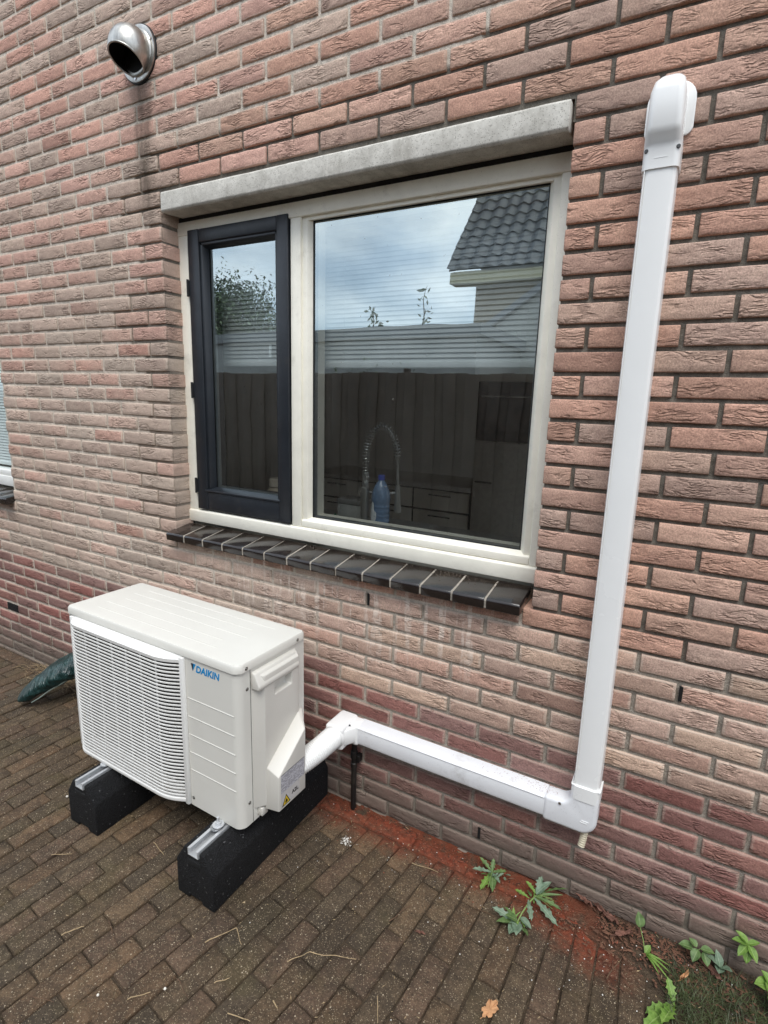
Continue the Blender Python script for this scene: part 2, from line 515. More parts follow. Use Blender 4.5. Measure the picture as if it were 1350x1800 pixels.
# ------------------------------------------------------------------ paving
def paver_material(name, from_attr):
    mt, nt, bs = new_mat(name)
    pos = nt.n('ShaderNodeNewGeometry').outputs['Position']
    xyz = nt.n('ShaderNodeSeparateXYZ', ins={'Vector': pos})
    X, Y = xyz.outputs['X'], xyz.outputs['Y']
    if from_attr:
        col = nt.n('ShaderNodeAttribute', attribute_name='tint').outputs['Color']
    else:
        col = nt.n('ShaderNodeObjectInfo').outputs['Color']
    c = nt.mix(1.0, col, nt.ramp(nt.noise(pos, 30, 6, 0.75), 0.28, 0.72, (0.55, 0.54, 0.53, 1), (1.40, 1.38, 1.30, 1)), 'MULTIPLY')
    c = nt.mix(1.0, c, nt.ramp(nt.noise(pos, 170, 4, 0.8), 0.30, 0.70, (0.50, 0.49, 0.48, 1), (1.55, 1.53, 1.48, 1)), 'MULTIPLY')
    # moss film, soil worked into the surface, damp patches
    ms = nt.sstep(nt.noise(pos, 4.5, 5, 0.65), 0.48, 0.66)
    c = nt.mix(nt.math('MULTIPLY', ms, 0.45), c, rgb(84, 76, 50))
    sl = nt.sstep(nt.noise(pos, 14, 6, 0.75), 0.46, 0.62)
    c = nt.mix(nt.math('MULTIPLY', sl, 0.50), c, rgb(62, 52, 42))
    dk = nt.sstep(nt.noise(nt.mapping(pos, (1, 1, 1), (7, 3, 0)), 2.6, 6, 0.7), 0.46, 0.66)
    c = nt.mix(nt.math('MULTIPLY', dk, 0.50), c, rgb(52, 45, 38))
    # exposed aggregate
    v = nt.n('ShaderNodeTexVoronoi', ins={'Vector': pos, 'Scale': 290.0})
    rnd = nt.n('ShaderNodeSeparateColor', ins={'Color': v.outputs['Color']})
    dot = nt.math('MULTIPLY', nt.math('LESS_THAN', v.outputs['Distance'], 0.40), nt.math('GREATER_THAN', rnd.outputs[0], 0.62))
    c = nt.mix(nt.math('MULTIPLY', dot, 0.62), c, nt.ramp(rnd.outputs[1], 0.1, 0.95, rgb(96, 80, 60), rgb(196, 178, 148)))
    v2 = nt.n('ShaderNodeTexVoronoi', ins={'Vector': pos, 'Scale': 150.0})
    r2 = nt.n('ShaderNodeSeparateColor', ins={'Color': v2.outputs['Color']})
    dot2 = nt.math('MULTIPLY', nt.math('LESS_THAN', v2.outputs['Distance'], nt.math('MULTIPLY', r2.outputs[1], 0.34)), nt.math('GREATER_THAN', r2.outputs[0], 0.87))
    c = nt.mix(nt.math('MULTIPLY', dot2, 0.75), c, rgb(206, 190, 164))
    # red brick dust swept along the wall
    rn = nt.math('MULTIPLY', nt.math('SUBTRACT', nt.noise(pos, 9, 5, 0.7), 0.5), 0.22)
    edge = nt.math('ADD', Y, nt.math('ADD', rn, nt.math('MULTIPLY', nt.sstep(X, 0.0, 0.45), 0.10)))
    rd = nt.math('MULTIPLY', nt.sstep(edge, -0.17, -0.045), nt.math('MULTIPLY', nt.sstep(X, -0.86, -0.70), nt.math('SUBTRACT', 1.0, nt.sstep(X, 0.30, 0.48))))
    c = nt.mix(nt.math('MULTIPLY', rd, nt.math('ADD', 0.45, nt.math('MULTIPLY', nt.sstep(nt.noise(pos, 26, 5, .7), 0.35, 0.6), 0.5))), c, nt.ramp(nt.noise(pos, 60, 4), 0.3, 0.7, rgb(108, 48, 30), rgb(152, 78, 54)))
    # spilt lime
    wd = nt.sstep(nt.noise(pos, 3.3, 6, 0.75), 0.66, 0.78)
    c = nt.mix(nt.math('MULTIPLY', wd, 0.5), c, rgb(150, 146, 138))
    nt.t.links.new(c, bs.inputs['Base Color'])
    rr = nt.n('ShaderNodeMapRange', ins={'Value': nt.noise(pos, 5, 5), 'To Min': 0.6, 'To Max': 0.95})
    nt.t.links.new(rr.outputs['Result'], bs.inputs['Roughness'])
    bs.inputs['Specular IOR Level'].default_value = 0.3
    h = nt.math('ADD', nt.math('MULTIPLY', nt.noise(pos, 130, 5, 0.75), 1.0), nt.math('MULTIPLY', dot, 0.25))
    nt.t.links.new(nt.bump(h, 1.0, 0.0065), bs.inputs['Normal'])
    return mt
M_PAVER = paver_material("paver", False)
M_PAVER_ATT = paver_material("paver_far", True)

def block_variant(lx, ly, lz, nx, ny, jit, rough, seed, face='z'):
    """a rough block: nx by ny cells on the visible face (facing +z or -y), edges rounded and uneven, sides going back.
    Returns verts, faces, uvs (per vertex)"""
    vs, uvs = [], []
    ex, ey = min(0.3, 0.0032 / (lx / 2)), min(0.3, 0.0032 / (ly / 2))
    av = [-1, -1 + ex] + list(np.linspace(-1 + ex, 1 - ex, nx - 1))[1:-1] + [1 - ex, 1]
    bv = [-1, -1 + ey] + list(np.linspace(-1 + ey, 1 - ey, ny - 1))[1:-1] + [1 - ey, 1]
    for j in range(ny + 1):
        for i in range(nx + 1):
            a, b = av[i], bv[j]
            on = (i in (0, nx)) + (j in (0, ny))
            s = 37.0 * seed
            px = a * lx / 2
            py = b * ly / 2
            if on:
                jx = 1.3 * jit * noi(s, b * 7, a * 3)
                jy = 1.3 * jit * noi(s + 9, a * 9, b * 3)
                if on == 2:
                    px -= math.copysign(abs(jx) + jit * .6, a)
                    py -= math.copysign(abs(jy) + jit * .6, b)
                elif i in (0, nx):
                    px += -math.copysign(abs(jx), a)
                else:
                    py += -math.copysign(abs(jy), b)
            d = rough * noi(a * 2.4 + s, b * 1.7, s * .3) - (rough * 0.5 + 0.0006 if on else 0) - (0.0006 if on == 2 else 0)
            vs.append((px, py, d))
            uvs.append((a, b))
    W = nx + 1
    fs = [(j * W + i, j * W + i + 1, (j + 1) * W + i + 1, (j + 1) * W + i) for j in range(ny) for i in range(nx)]
    ring = [i for i in range(nx)] + [nx + j * W for j in range(ny)] + [ny * W + nx - i for i in range(nx)] + [(ny - j) * W for j in range(ny)]
    o = len(vs)
    for k in ring:
        a, b = uvs[k]
        px, py, d = vs[k]
        sx, sy = 1 + 0.0025 / (lx / 2), 1 + 0.0025 / (ly / 2)
        vs.append((max(-lx / 2, min(lx / 2, px * sx)), max(-ly / 2, min(ly / 2, py * sy)), d - 0.004))
        uvs.append((a, b))
    n = len(ring)
    o2 = len(vs)
    for k in range(n):
        p = vs[o + k]
        vs.append((p[0], p[1], -lz))
        uvs.append(uvs[o + k])
    for k in range(n):
        k2 = (k + 1) % n
        fs.append((ring[k2], ring[k], o + k, o + k2))
        fs.append((o + k2, o + k, o2 + k, o2 + k2))
    v = np.array(vs)
    if face == 'y':      # visible face towards -y: (x, y, d) -> (x, -d, y)
        v = np.stack([v[:, 0], -v[:, 2], v[:, 1]], 1)
    return v, fs, uvs

def block_mesh(name, var, mat):
    v, fs, uvs = var
    me = bpy.data.meshes.new(name)
    me.from_pydata([tuple(p) for p in v], [], fs)
    me.materials.append(mat)
    ul = me.uv_layers.new(name='uv')
    li = np.zeros(len(me.loops), dtype=np.int32)
    me.loops.foreach_get('vertex_index', li)
    ul.data.foreach_set('uv', np.array(uvs, dtype=np.float32)[li].ravel())
    me.shade_smooth()
    return me

def joined_blocks(name, items, mat, parent):
    """items: (variant, 3x3 matrix, location, tint rgba); one mesh with a tint attribute"""
    V, F, UVS, T = [], [], [], []
    o = 0
    for (v, fs, uvs), M, loc, tint in items:
        V.append(v @ M.T + loc)
        F += [tuple(i + o for i in q) for q in fs]
        UVS += uvs
        T.append(np.tile(np.array(tint, dtype=np.float32), (len(v), 1)))
        o += len(v)
    V = np.concatenate(V)
    me = bpy.data.meshes.new(name)
    me.from_pydata([tuple(p) for p in V], [], F)
    me.materials.append(mat)
    ul = me.uv_layers.new(name='uv')
    li = np.zeros(len(me.loops), dtype=np.int32)
    me.loops.foreach_get('vertex_index', li)
    ul.data.foreach_set('uv', np.array(UVS, dtype=np.float32)[li].ravel())
    at = me.color_attributes.new('tint', 'FLOAT_COLOR', 'POINT')
    at.data.foreach_set('color', np.concatenate(T).ravel())
    me.shade_smooth()
    ob = bpy.data.objects.new(name, me)
    COL.objects.link(ob)
    ob.parent = parent
    ob["kind"] = "stuff"
    return ob

CAMN = np.array(CAM)
RM = np.array([RIGHT, UP, FWD])
def to_pixel(p):
    d = RM @ (np.array(p) - CAMN)
    if d[2] < 0.05:
        return None
    return 675 + 955.85 * d[0] / d[2], 900 - 955.85 * d[1] / d[2], d[2]

def in_view(p, mgn=25):
    q = to_pixel(p)
    return q is not None and -mgn < q[0] < 1350 + mgn and -mgn < q[1] < 1800 + mgn

paving = empty("pavement")
tag(paving, "brown weathered paving laid in running bond up to the brick wall", None, None, "structure")
PW, PL = 0.0735, 0.207
def tilt(x):
    return float(np.interp(x, [-3.2, -1.8, -1.2, -0.7, -0.3, 0.1, 0.45, 1.0], [.03, .04, .10, .16, .13, .05, -.05, -.08]))
pav_vars = [block_variant(PL - 0.0035, PW - 0.006, 0.06, 7, 5, 0.0036, 0.0016, 50 + k) for k in range(10)]
pav_mesh = [block_mesh("paver", v, M_PAVER) for v in pav_vars]
pav_items = []
nrow = 0
xx = -4.85
while xx < 2.2:
    t = tilt(xx)
    off = (nrow % 2) * PL / 2 + random.uniform(-.02, .02)
    y = -0.085 - (PL / 2 if nrow % 2 else PL) / 2
    first = nrow % 2 == 1
    ytop = -0.083 - random.uniform(0, .006)
    while ytop > -2.3:
        L = PL / 2 if first else PL
        first = False
        yc = ytop - L / 2
        xc = xx + t * (yc + 0.4)
        soil = xc > 0.46 and yc > -0.42 + 0.0 and (xc - 0.46) * 1.1 + (yc + 0.42) * 0.9 > 0.12
        if not soil:
            sx = (1 + (tilt(xx + PW) - t) / PW * (yc + 0.4))
            kf = random.choice(((84, 71, 58), (88, 74, 60), (80, 68, 56), (90, 75, 60), (84, 72, 59), (90, 74, 62), (96, 78, 62), (78, 68, 57)))
            kk = random.uniform(0.98, 1.18)
            tint = rgb(*[c * kk for c in kf])
            ang = math.atan(t) * -1 + math.pi / 2 + random.uniform(-.012, .012)
            pav_items.append(((xc, yc, random.uniform(-.003, .003)), ang, (L / PL, sx), tint, random.randrange(10), (random.uniform(-.012, .012), random.uniform(-.02, .02))))
        ytop -= L
    nrow += 1
    xx += PW
# soldier course along the wall
bx = -4.9
while bx < 0.42:
    kk = random.uniform(0.95, 1.18)
    pav_items.append(((bx + PL / 2, -0.043, random.uniform(-.004, .002)), random.uniform(-.015, .015), (1, 1), rgb(82 * kk, 66 * kk, 54 * kk), random.randrange(10), (random.uniform(-.03, .03), 0)))
    bx += PL + 0.001
def area_of(it):
    q = to_pixel(it[0])
    return -1e9 if not in_view(it[0], 40) else -q[2]
order = sorted(range(len(pav_items)), key=lambda i: -area_of(pav_items[i]))
rest = []
for rank, i in enumerate(order):
    loc, ang, sc, tint, k, tl = pav_items[i]
    if rank < 300 and in_view(loc, 40):
        o = bpy.data.objects.new("paver", pav_mesh[k])
        COL.objects.link(o)
        o.parent = paving
        o.location = loc
        o.rotation_euler = (tl[0], tl[1], ang)
        o.scale = (sc[0], sc[1], 1)
        o.color = tint
    else:
        Mx = np.array(Matrix.Rotation(ang, 3, 'Z') @ Matrix.Diagonal((sc[0], sc[1], 1)))
        rest.append((pav_vars[k], Mx, np.array(loc), tint))
joined_blocks("paver_field", rest, M_PAVER_ATT, paving)

# ------------------------------------------------------------------ brick wall
wall = empty("brick_wall")
tag(wall, "brown brick house wall with patched mortar behind the outdoor unit", "wall")
BH = H - 0.0118
st_vars = [block_variant(2 * U - 0.0120, BH, 0.10, 7, 5, 0.0034, 0.0013, k, 'y') for k in range(14)]
hf_vars = [block_variant(U - 0.0120, BH, 0.10, 5, 5, 0.0030, 0.0012, 30 + k, 'y') for k in range(8)]
st_mesh = [block_mesh("brick", v, M_BRICK) for v in st_vars]
hf_mesh = [block_mesh("brick", v, M_BRICK) for v in hf_vars]

PAL_RIGHT = [(187, 153, 138), (191, 157, 140), (185, 151, 136), (178, 152, 139), (190, 154, 136), (187, 148, 131), (182, 154, 139), (190, 151, 133), (177, 150, 137)]
PAL_LEFT = [(192, 155, 141), (196, 159, 145), (183, 161, 147), (179, 159, 146), (192, 151, 136), (186, 162, 148), (194, 156, 143), (177, 156, 143), (187, 155, 141)]
PAL_MID = [(191, 168, 154), (187, 166, 153), (184, 162, 149), (193, 165, 151), (182, 165, 152)]
PAL_LOW = [(186, 157, 142), (181, 153, 138), (190, 163, 145), (184, 150, 135), (188, 160, 146)]
PAL_PLINTH = [(146, 104, 97), (140, 102, 96), (150, 110, 101), (137, 105, 99), (144, 98, 91), (140, 110, 104)]

def tint_for(row, u):
    """fired colour of one brick and how much old mortar is smeared over it (alpha)"""
    pl = 27.4 + np.interp(u, [-28, -16, -6, 4], [-1.4, -0.8, 0.6, 1.6])
    if row >= pl:
        c = random.choice(PAL_PLINTH)
        sm = 0.35 if u < -3 else 0.30
        if row >= 34:
            c = tuple(v * 0.85 + 12 for v in c)
    elif u > 0.1 and row < 23:
        c, sm = random.choice(PAL_RIGHT), 0.10
    elif row >= 23:
        c, sm = (random.choice(PAL_LOW), 0.55) if u > -8 else (random.choice(PAL_MID), 0.7)
    elif u > -14.5 or row < 0:
        f = np.interp(u, [-14, -2], [0, 1])
        c = random.choice(PAL_RIGHT) if random.random() < f else random.choice(PAL_LEFT)
        sm = 0.5 - 0.3 * f
    else:
        f = np.interp(row, [6, 14], [0, 1])
        c = random.choice(PAL_MID) if random.random() < f * .8 else random.choice(PAL_LEFT)
        sm = 0.55 + 0.25 * f
    if dark_mortar(row, u) > 0.8:
        sm *= 0.35
    k = random.uniform(0.93, 1.07)
    if random.random() < 0.07:
        k *= 0.91
    return rgb(*[min(255, v * k) for v in c])[:3] + (sm,)

openings = [(XL, XR, ZB - 0.06, ZT), (X2L, X2R, ZB - 0.06, ZT)]
VENT_BRICKS = [(32, -3.14, -3.03)]
def brick_spans():
    for row in range(ROW_TOP, ROW_BOT + 2):
        zt = Z0 - row * H
        zc = zt - BH / 2
        n = -44
        if (n - row) % 2:
            n -= 1
        while joint_x(n) < WX1:
            x0, x1 = joint_x(n) + 0.006, joint_x(n + 2) - 0.006
            n += 2
            if x1 < WX0:
                continue
            segs = [(x0, x1)]
            for ol, orr, oz0, oz1 in openings:
                if oz0 < zc < oz1:
                    ns = []
                    for a, b in segs:
                        if b <= ol + 0.003 or a >= orr - 0.003:
                            ns.append((a, b))
                        else:
                            if a < ol - 0.02:
                                ns.append((a, ol))
                            if b > orr + 0.02:
                                ns.append((orr, b))
                    segs = ns
            if row == 0:      # the lintel takes this course
                ns = []
                for a, b in segs:
                    if b <= -1.575 or a >= 0.003:
                        ns.append((a, b))
                    else:
                        if a < -1.60:
                            ns.append((a, -1.585))
                        if b > 0.03:
                            ns.append((0.014, b))
                segs = ns
            for a, b in segs:
                if b - a > 0.018:
                    yield row, a, b, zc
bricks = []
for row, a, b, zc in brick_spans():
    if zc < -0.04:
        continue
    hit = [v for v in VENT_BRICKS if row == v[0] and a < v[2] and b > v[1]]
    if hit:
        _, vx0, vx1 = hit[0]
        if b - vx1 > vx0 - a:
            a = vx1 + .006
        else:
            b = vx0 - .006
        if b - a < .02:
            continue
    L = b - a
    xc = (a + b) / 2
    u = xc / U
    st = L > 0.16
    k = random.randrange(14 if st else 8)
    sx = L / ((2 * U if st else U) - 0.0120)
    at_edge = any(abs(a - e) < .004 or abs(b - e) < .004 for e in (XL, XR, X2R))
    loc = (xc, 0 if at_edge else random.uniform(-.0016, .0016), zc + random.uniform(-.001, .001))
    bricks.append((row, loc, sx, st, k, tint_for(row, u), 0 if at_edge else random.uniform(-.006, .006), random.uniform(-.010, .010)))
def b_score(bk):
    q = to_pixel(bk[1])
    if not in_view(bk[1], 30):
        return -1e9
    vis_n = (CAMN[1] * -1) / max(.1, np.linalg.norm(CAMN - np.array(bk[1])))
    return vis_n / q[2] ** 2 * bk[2] * (1 if bk[3] else .5)
order = sorted(range(len(bricks)), key=lambda i: -b_score(bricks[i]))
far = []
for rank, i in enumerate(order):
    row, loc, sx, st, k, tint, ry, rx = bricks[i]
    flip = -1 if (i * 7919) % 2 else 1
    if rank < 300:
        o = bpy.data.objects.new("brick", (st_mesh if st else hf_mesh)[k])
        COL.objects.link(o)
        o.parent = wall
        o.location = loc
        o.rotation_euler = (rx, ry, 0)
        o.scale = (sx, 1, 1)
        o.color = tint
    else:
        Mx = np.array(Matrix.Rotation(ry, 3, 'Y') @ Matrix.Rotation(rx, 3, 'X') @ Matrix.Diagonal((sx, 1, 1)))
        far.append(((st_vars if st else hf_vars)[k], Mx, np.array(loc), tint))
joined_blocks("brick_field", far, M_BRICK_ATT, wall)

# mortar: a relief sheet between the bricks, with returns in the window reveals
cell = 0.0125
gxs = np.arange(WX0, WX1 + cell, cell)
gzs = np.arange(-0.06, Z0 - ROW_TOP * H, cell)
# snap grid lines to the opening edges
def snap(arr, vals):
    for v in vals:
        arr[np.argmin(abs(arr - v))] = v
snap(gxs, [XL - .003, XR + .003, X2L - .003, X2R + .003, -1.583, 0.008])
snap(gzs, [ZB - 0.06, ZT, 2.325])
NXm, NZm = len(gxs), len(gzs)
def dm(x, z):
    row = math.floor((Z0 - z + 0.006) / H)
    return dark_mortar(row, x / U)
tone = np.zeros((NZm, NXm))
dep = np.zeros((NZm, NXm))
for j, z in enumerate(gzs):
    rowf = (Z0 - z + 0.004) / H
    row = math.floor(rowf)
    r2 = row if (rowf - row) > 0.13 else max(row - 1, row - 1)
    for i, x in enumerate(gxs):
        t = dark_mortar(row, x / U)
        if (rowf - row) < 0.16:
            t = max(t, dark_mortar(row - 1, x / U)) if row <= 22 else t
        elif (rowf - row) > 0.80 and row < 22:
            t = max(t, dark_mortar(row + 1, x / U))
        tone[j, i] = t
        dep[j, i] = 0.0046 + 0.0046 * t + 0.0014 * noi(x * 45, z * 45, 3) + 0.0008 * noi(x * 12, z * 12, 8)
verts = [(gxs[i], dep[j, i], gzs[j]) for j in range(NZm) for i in range(NXm)]
def in_open(xc, zc):
    for ol, orr, oz0, oz1 in openings:
        if ol - .004 < xc < orr + .004 and oz0 < zc < oz1:
            return True
    return -1.583 < xc < 0.008 and 2.325 < zc < 2.385
faces = []
for j in range(NZm - 1):
    zc = (gzs[j] + gzs[j + 1]) / 2
    for i in range(NXm - 1):
        if not in_open((gxs[i] + gxs[i + 1]) / 2, zc):
            a = j * NXm + i
            faces.append((a, a + 1, a + NXm + 1, a + NXm))
me = bpy.data.meshes.new("mortar")
me.from_pydata(verts, [], faces)
me.materials.append(M_MORTAR)
at = me.attributes.new('tone', 'FLOAT', 'POINT')
at.data.foreach_set('value', tone.ravel().astype(np.float32))
me.shade_smooth()
mo = bpy.data.objects.new("mortar", me)
COL.objects.link(mo)
mo.parent = wall
# mortar in the reveals (recessed a little behind the brick ends)
rv = MB()
for ol, orr, oz0, oz1 in openings:
    rv.box(ol - 0.05, ol - 0.005, 0.0125, 0.115, oz0, oz1 + 0.05)
    rv.box(orr + 0.005, orr + 0.05, 0.0125, 0.115, oz0, oz1 + 0.05)
    rv.box(ol - 0.05, orr + 0.05, 0.03, 0.115, oz0 - 0.05, oz0)
ro = rv.build("reveal_mortar", M_MORTAR, wall)
at = ro.data.attributes.new('tone', 'FLOAT', 'POINT')
at.data.foreach_set('value', np.full(len(ro.data.vertices), 0.9, dtype=np.float32))
# open perpends (weep holes) in the wall: dark slots
M_HOLE = plain("hole_dark", rgb(14, 12, 11), 0.95, namp=0.3)
for wx, row in ((4.06, 24), (-0.9, 35), (-5.25, 23.0), (-26.4, 33)):
    zt = Z0 - row * H
    wh = MB().box(wx * U - 0.0045, wx * U + 0.0045, -0.0012, 0.02, zt - BH + 0.004, zt - 0.004)
    wh.build("weep_hole", M_HOLE, wall)
vb = MB()
zt = Z0 - 32 * H
vb.box(-3.14, -3.026, -0.0004, 0.06, zt - BH + .004, zt - .004)
vb.build("vent_recess", M_HOLE, wall)
for k in range(5):
    MB().box(-3.138, -3.028, -0.0022, -0.0006, zt - BH + 0.007 + k * 0.0088, zt - BH + 0.009 + k * 0.0088).build("vent_slat", plain("vent_plastic", rgb(24, 22, 21), 0.6), wall)
# solid core of the wall and inner leaf
M_PLASTER = plain("plaster", rgb(196, 192, 184), 0.9, nscale=6, namp=0.08)
core = MB()
for x0, x1, z0, z1 in ((WX0, X2L, -0.3, 4.0), (X2R, XL - 0.012, -0.3, 4.0), (XR + 0.012, WX1, -0.3, 4.0), (X2L, X2R, -0.3, ZB - 0.07), (X2L, X2R, ZT + 0.05, 4.0), (XL - 0.012, XR + 0.012, -0.3, ZB - 0.07), (XL - 0.012, XR + 0.012, ZT + 0.05, 4.0)):
    core.box(x0, x1, 0.118, 0.30, z0, z1)
core.build("inner_leaf", M_PLASTER, wall)
cap = MB().box(WX0, WX1, 0.02, 0.118, 3.93, 4.0)
cap.build("wall_cap", M_MORTAR, wall)

# ------------------------------------------------------------------ lintel
def concrete_material():
    mt, nt, bs = new_mat("concrete")
    pos = nt.n('ShaderNodeNewGeometry').outputs['Position']
    n = nt.noise(pos, 18, 6, 0.7)
    c = nt.ramp(n, 0.28, 0.72, rgb(176, 172, 163), rgb(224, 220, 211))
    v = nt.n('ShaderNodeTexVoronoi', ins={'Vector': pos, 'Scale': 240.0})
    r = nt.n('ShaderNodeSeparateColor', ins={'Color': v.outputs['Color']})
    pit = nt.math('MULTIPLY', nt.math('LESS_THAN', v.outputs['Distance'], 0.33), nt.math('GREATER_THAN', r.outputs[0], 0.62))
    c = nt.mix(nt.math('MULTIPLY', pit, 0.55), c, rgb(120, 114, 104))
    c = nt.mix(nt.math('MULTIPLY', nt.sstep(nt.noise(nt.mapping(pos, (9, 1, 2)), 1.0, 5, .7), .5, .72), .45), c, rgb(140, 134, 122))
    v2 = nt.sstep(nt.noise(pos, 210, 2), 0.64, 0.7)
    c = nt.mix(nt.math('MULTIPLY', v2, 0.5), c, rgb(232, 228, 218))
    nt.t.links.new(c, bs.inputs['Base Color'])
    bs.inputs['Roughness'].default_value = 0.9
    h = nt.math('SUBTRACT', nt.math('MULTIPLY', nt.noise(pos, 90, 4), 0.5), pit)
    nt.t.links.new(nt.bump(h, 0.8, 0.002), bs.inputs['Normal'])
    return mt
M_CONC = concrete_material()
lin = MB()
prof = [(-0.012, 2.380), (-0.012, 2.318), (-0.004, 2.310), (0.118, 2.318), (0.118, 2.384), (-0.006, 2.386)]
nseg = 48
xs = np.linspace(-1.575, 0.002, nseg + 1)
lv = []
for i, x in enumerate(xs):
    for (y, z) in prof:
        lv.append((x, y + 0.0012 * noi(x * 9, z * 30, 1), z + 0.0014 * noi(x * 14, z * 9, 4)))
np_ = len(prof)
lf = [(i * np_ + k, i * np_ + (k + 1) % np_, (i + 1) * np_ + (k + 1) % np_, (i + 1) * np_ + k) for i in range(nseg) for k in range(np_)]
lf += [tuple(range(np_)), tuple(nseg * np_ + k for k in range(np_))]
lin.add(lv, lf)
tag(lin.build("concrete_lintel", M_CONC, bevel=0.0025), "pale speckled concrete lintel above the kitchen window", "lintel")

# ------------------------------------------------------------------ tiled window sills
M_GLAZE = plain("black_glaze", rgb(36, 30, 28), 0.17, nscale=24, namp=0.3, coat=0.2, dirt=0.12, bump=0.0006, bscale=40)
M_GROUT = plain("grout", rgb(160, 152, 140), 0.95, nscale=60, namp=0.25, bump=0.002, bscale=150)
def tile_sill(x0, x1, n, label):
    s = empty("window_sill", ((x0 + x1) / 2, 0, 0.96))
    ox, oz = (x0 + x1) / 2, 0.96
    g = MB()
    g.prism([(-0.0445, 0.966 - oz), (-0.0455, 0.9905 - oz), (-0.042, 0.9966 - oz), (0.075, 1.0162 - oz), (0.118, 1.010 - oz), (0.118, 0.963 - oz)], 'x', x0 + 0.004 - ox, x1 - 0.004 - ox)
    g.build("grout_bed", M_GROUT, s)
    w = (x1 - x0) / n
    for i in range(n):
        a = x0 + i * w + 0.0030 - ox
        b = x0 + (i + 1) * w - 0.0030 - ox
        dz = random.uniform(-.0012, .0012)
        dy = random.uniform(-.0012, .0012)
        t = MB()
        t.prism([(-0.046 + dy, 0.962 - oz), (-0.048 + dy, 0.990 - oz + dz), (-0.043 + dy, 0.998 - oz + dz), (0.0836, 1.0198 - oz + dz), (0.0836, 1.000 - oz), (-0.020, 0.962 - oz)], 'x', a, b)
        t.build("sill_tile", M_GLAZE, s, bevel=0.0028, seg=2)
    return s
tag(tile_sill(-1.608, -0.008, 14, ""), "black glazed tile sill with pale joints under the kitchen window", "window sill", "tiled window sills")
tag(tile_sill(-3.96, -2.925, 9, ""), "black glazed tile sill of the window cut by the left edge", "window sill", "tiled window sills")
# dirt gathered along the frame foot
dm_ = MB()
for i in range(420):
    x = random.uniform(-1.59, -0.02)
    if random.random() < .5:
        x = random.uniform(-0.7, -0.02)
    y = 0.075 - abs(random.gauss(0, .022))
    z = 1.018 + (y - 0.079) * 0.17
    s = random.uniform(.0008, .0026)
    dm_.add([(x - s, y - s, z), (x + s, y - s * .6, z), (x + s * .4, y + s, z), (x, y, z + s * 1.3)], [(0, 1, 3), (1, 2, 3), (2, 0, 3), (0, 2, 1)])
tag(dm_.build("sill_grit", plain("grit", rgb(96, 86, 74), 0.95, nscale=500, namp=0.6), kind="stuff"), "fine grit gathered along the foot of the window frame", None)

# ------------------------------------------------------------------ kitchen window
FY = 0.088          # front of the frame
M_CREAM = plain("cream_paint", rgb(246, 242, 228), 0.42, nscale=12, namp=0.06, dirt=0.22, bump=0.0006, bscale=60)
M_NAVY = plain("navy_paint", rgb(33, 37, 43), 0.40, nscale=14, namp=0.18, dirt=0.10, bump=0.0006, bscale=70)
M_GASKET = plain("gasket", rgb(20, 20, 22), 0.6)
M_SPACER = plain("spacer_bar", rgb(150, 156, 158), 0.4, metal=0.6)

def glass_material(name, base_refl, tintc, mult=8.6):
    mt, nt, bs = new_mat(name)
    nt.t.nodes.remove(bs)
    out = [n for n in nt.t.nodes if n.type == 'OUTPUT_MATERIAL'][0]
    gg = nt.n('ShaderNodeNewGeometry')
    pos = gg.outputs['Position']
    cs = nt.math('ABSOLUTE', nt.n('ShaderNodeVectorMath', operation='DOT_PRODUCT', ins={0: gg.outputs['Incoming'], 1: gg.outputs['True Normal']}).outputs['Value'])
    fr = nt.math('ADD', nt.math('MULTIPLY', nt.math('POWER', nt.math('SUBTRACT', 1.0, cs), 5.0), 0.45), 0.043)
    # two panes of a sealed unit: four reflecting faces
    fac = nt.math('ADD', nt.math('MULTIPLY', fr, mult), base_refl, True)
    gl = nt.n('ShaderNodeBsdfGlossy', ins={'Color': (0.86, 0.98, 1.0, 1), 'Roughness': 0.004})
    b = nt.bump(nt.noise(pos, 1.7, 2), 1.0, 0.0015)
    nt.t.links.new(b, gl.inputs['Normal'])
    tr = nt.n('ShaderNodeBsdfTransparent', ins={'Color': tintc})
    ms = nt.n('ShaderNodeMixShader', ins={0: fac})
    nt.t.links.new(tr.outputs[0], ms.inputs[1])
    nt.t.links.new(gl.outputs[0], ms.inputs[2])
    # dust film and dried rain spots
    di = nt.n('ShaderNodeBsdfDiffuse', ins={'Color': rgb(196, 196, 188), 'Roughness': 1.0})
    film = nt.math('MULTIPLY', nt.sstep(nt.noise(nt.mapping(pos, (1, 1, .5)), 3.5, 6, 0.7), 0.35, 0.75), 0.035)
    sp = nt.math('MULTIPLY', nt.sstep(nt.noise(pos, 85, 2, .4), 0.765, 0.79), 0.40)
    sp2 = nt.math('MULTIPLY', nt.sstep(nt.noise(nt.mapping(pos, (1, 1, 1), (4, 0, 2)), 28, 4, .7), 0.70, 0.80), 0.12)
    f2 = nt.math('ADD', nt.math('ADD', film, sp), sp2, True)
    m2 = nt.n('ShaderNodeMixShader', ins={0: f2})
    nt.t.links.new(ms.outputs[0], m2.inputs[1])
    nt.t.links.new(di.outputs[0], m2.inputs[2])
    nt.t.links.new(m2.outputs[0], out.inputs['Surface'])
    return mt
M_GLASS = glass_material("window_glass", 0.03, (0.95, 0.985, 0.975, 1))
M_GLASS_S = glass_material("side_window_glass", 0.02, (0.92, 0.96, 0.95, 1), 2.2)

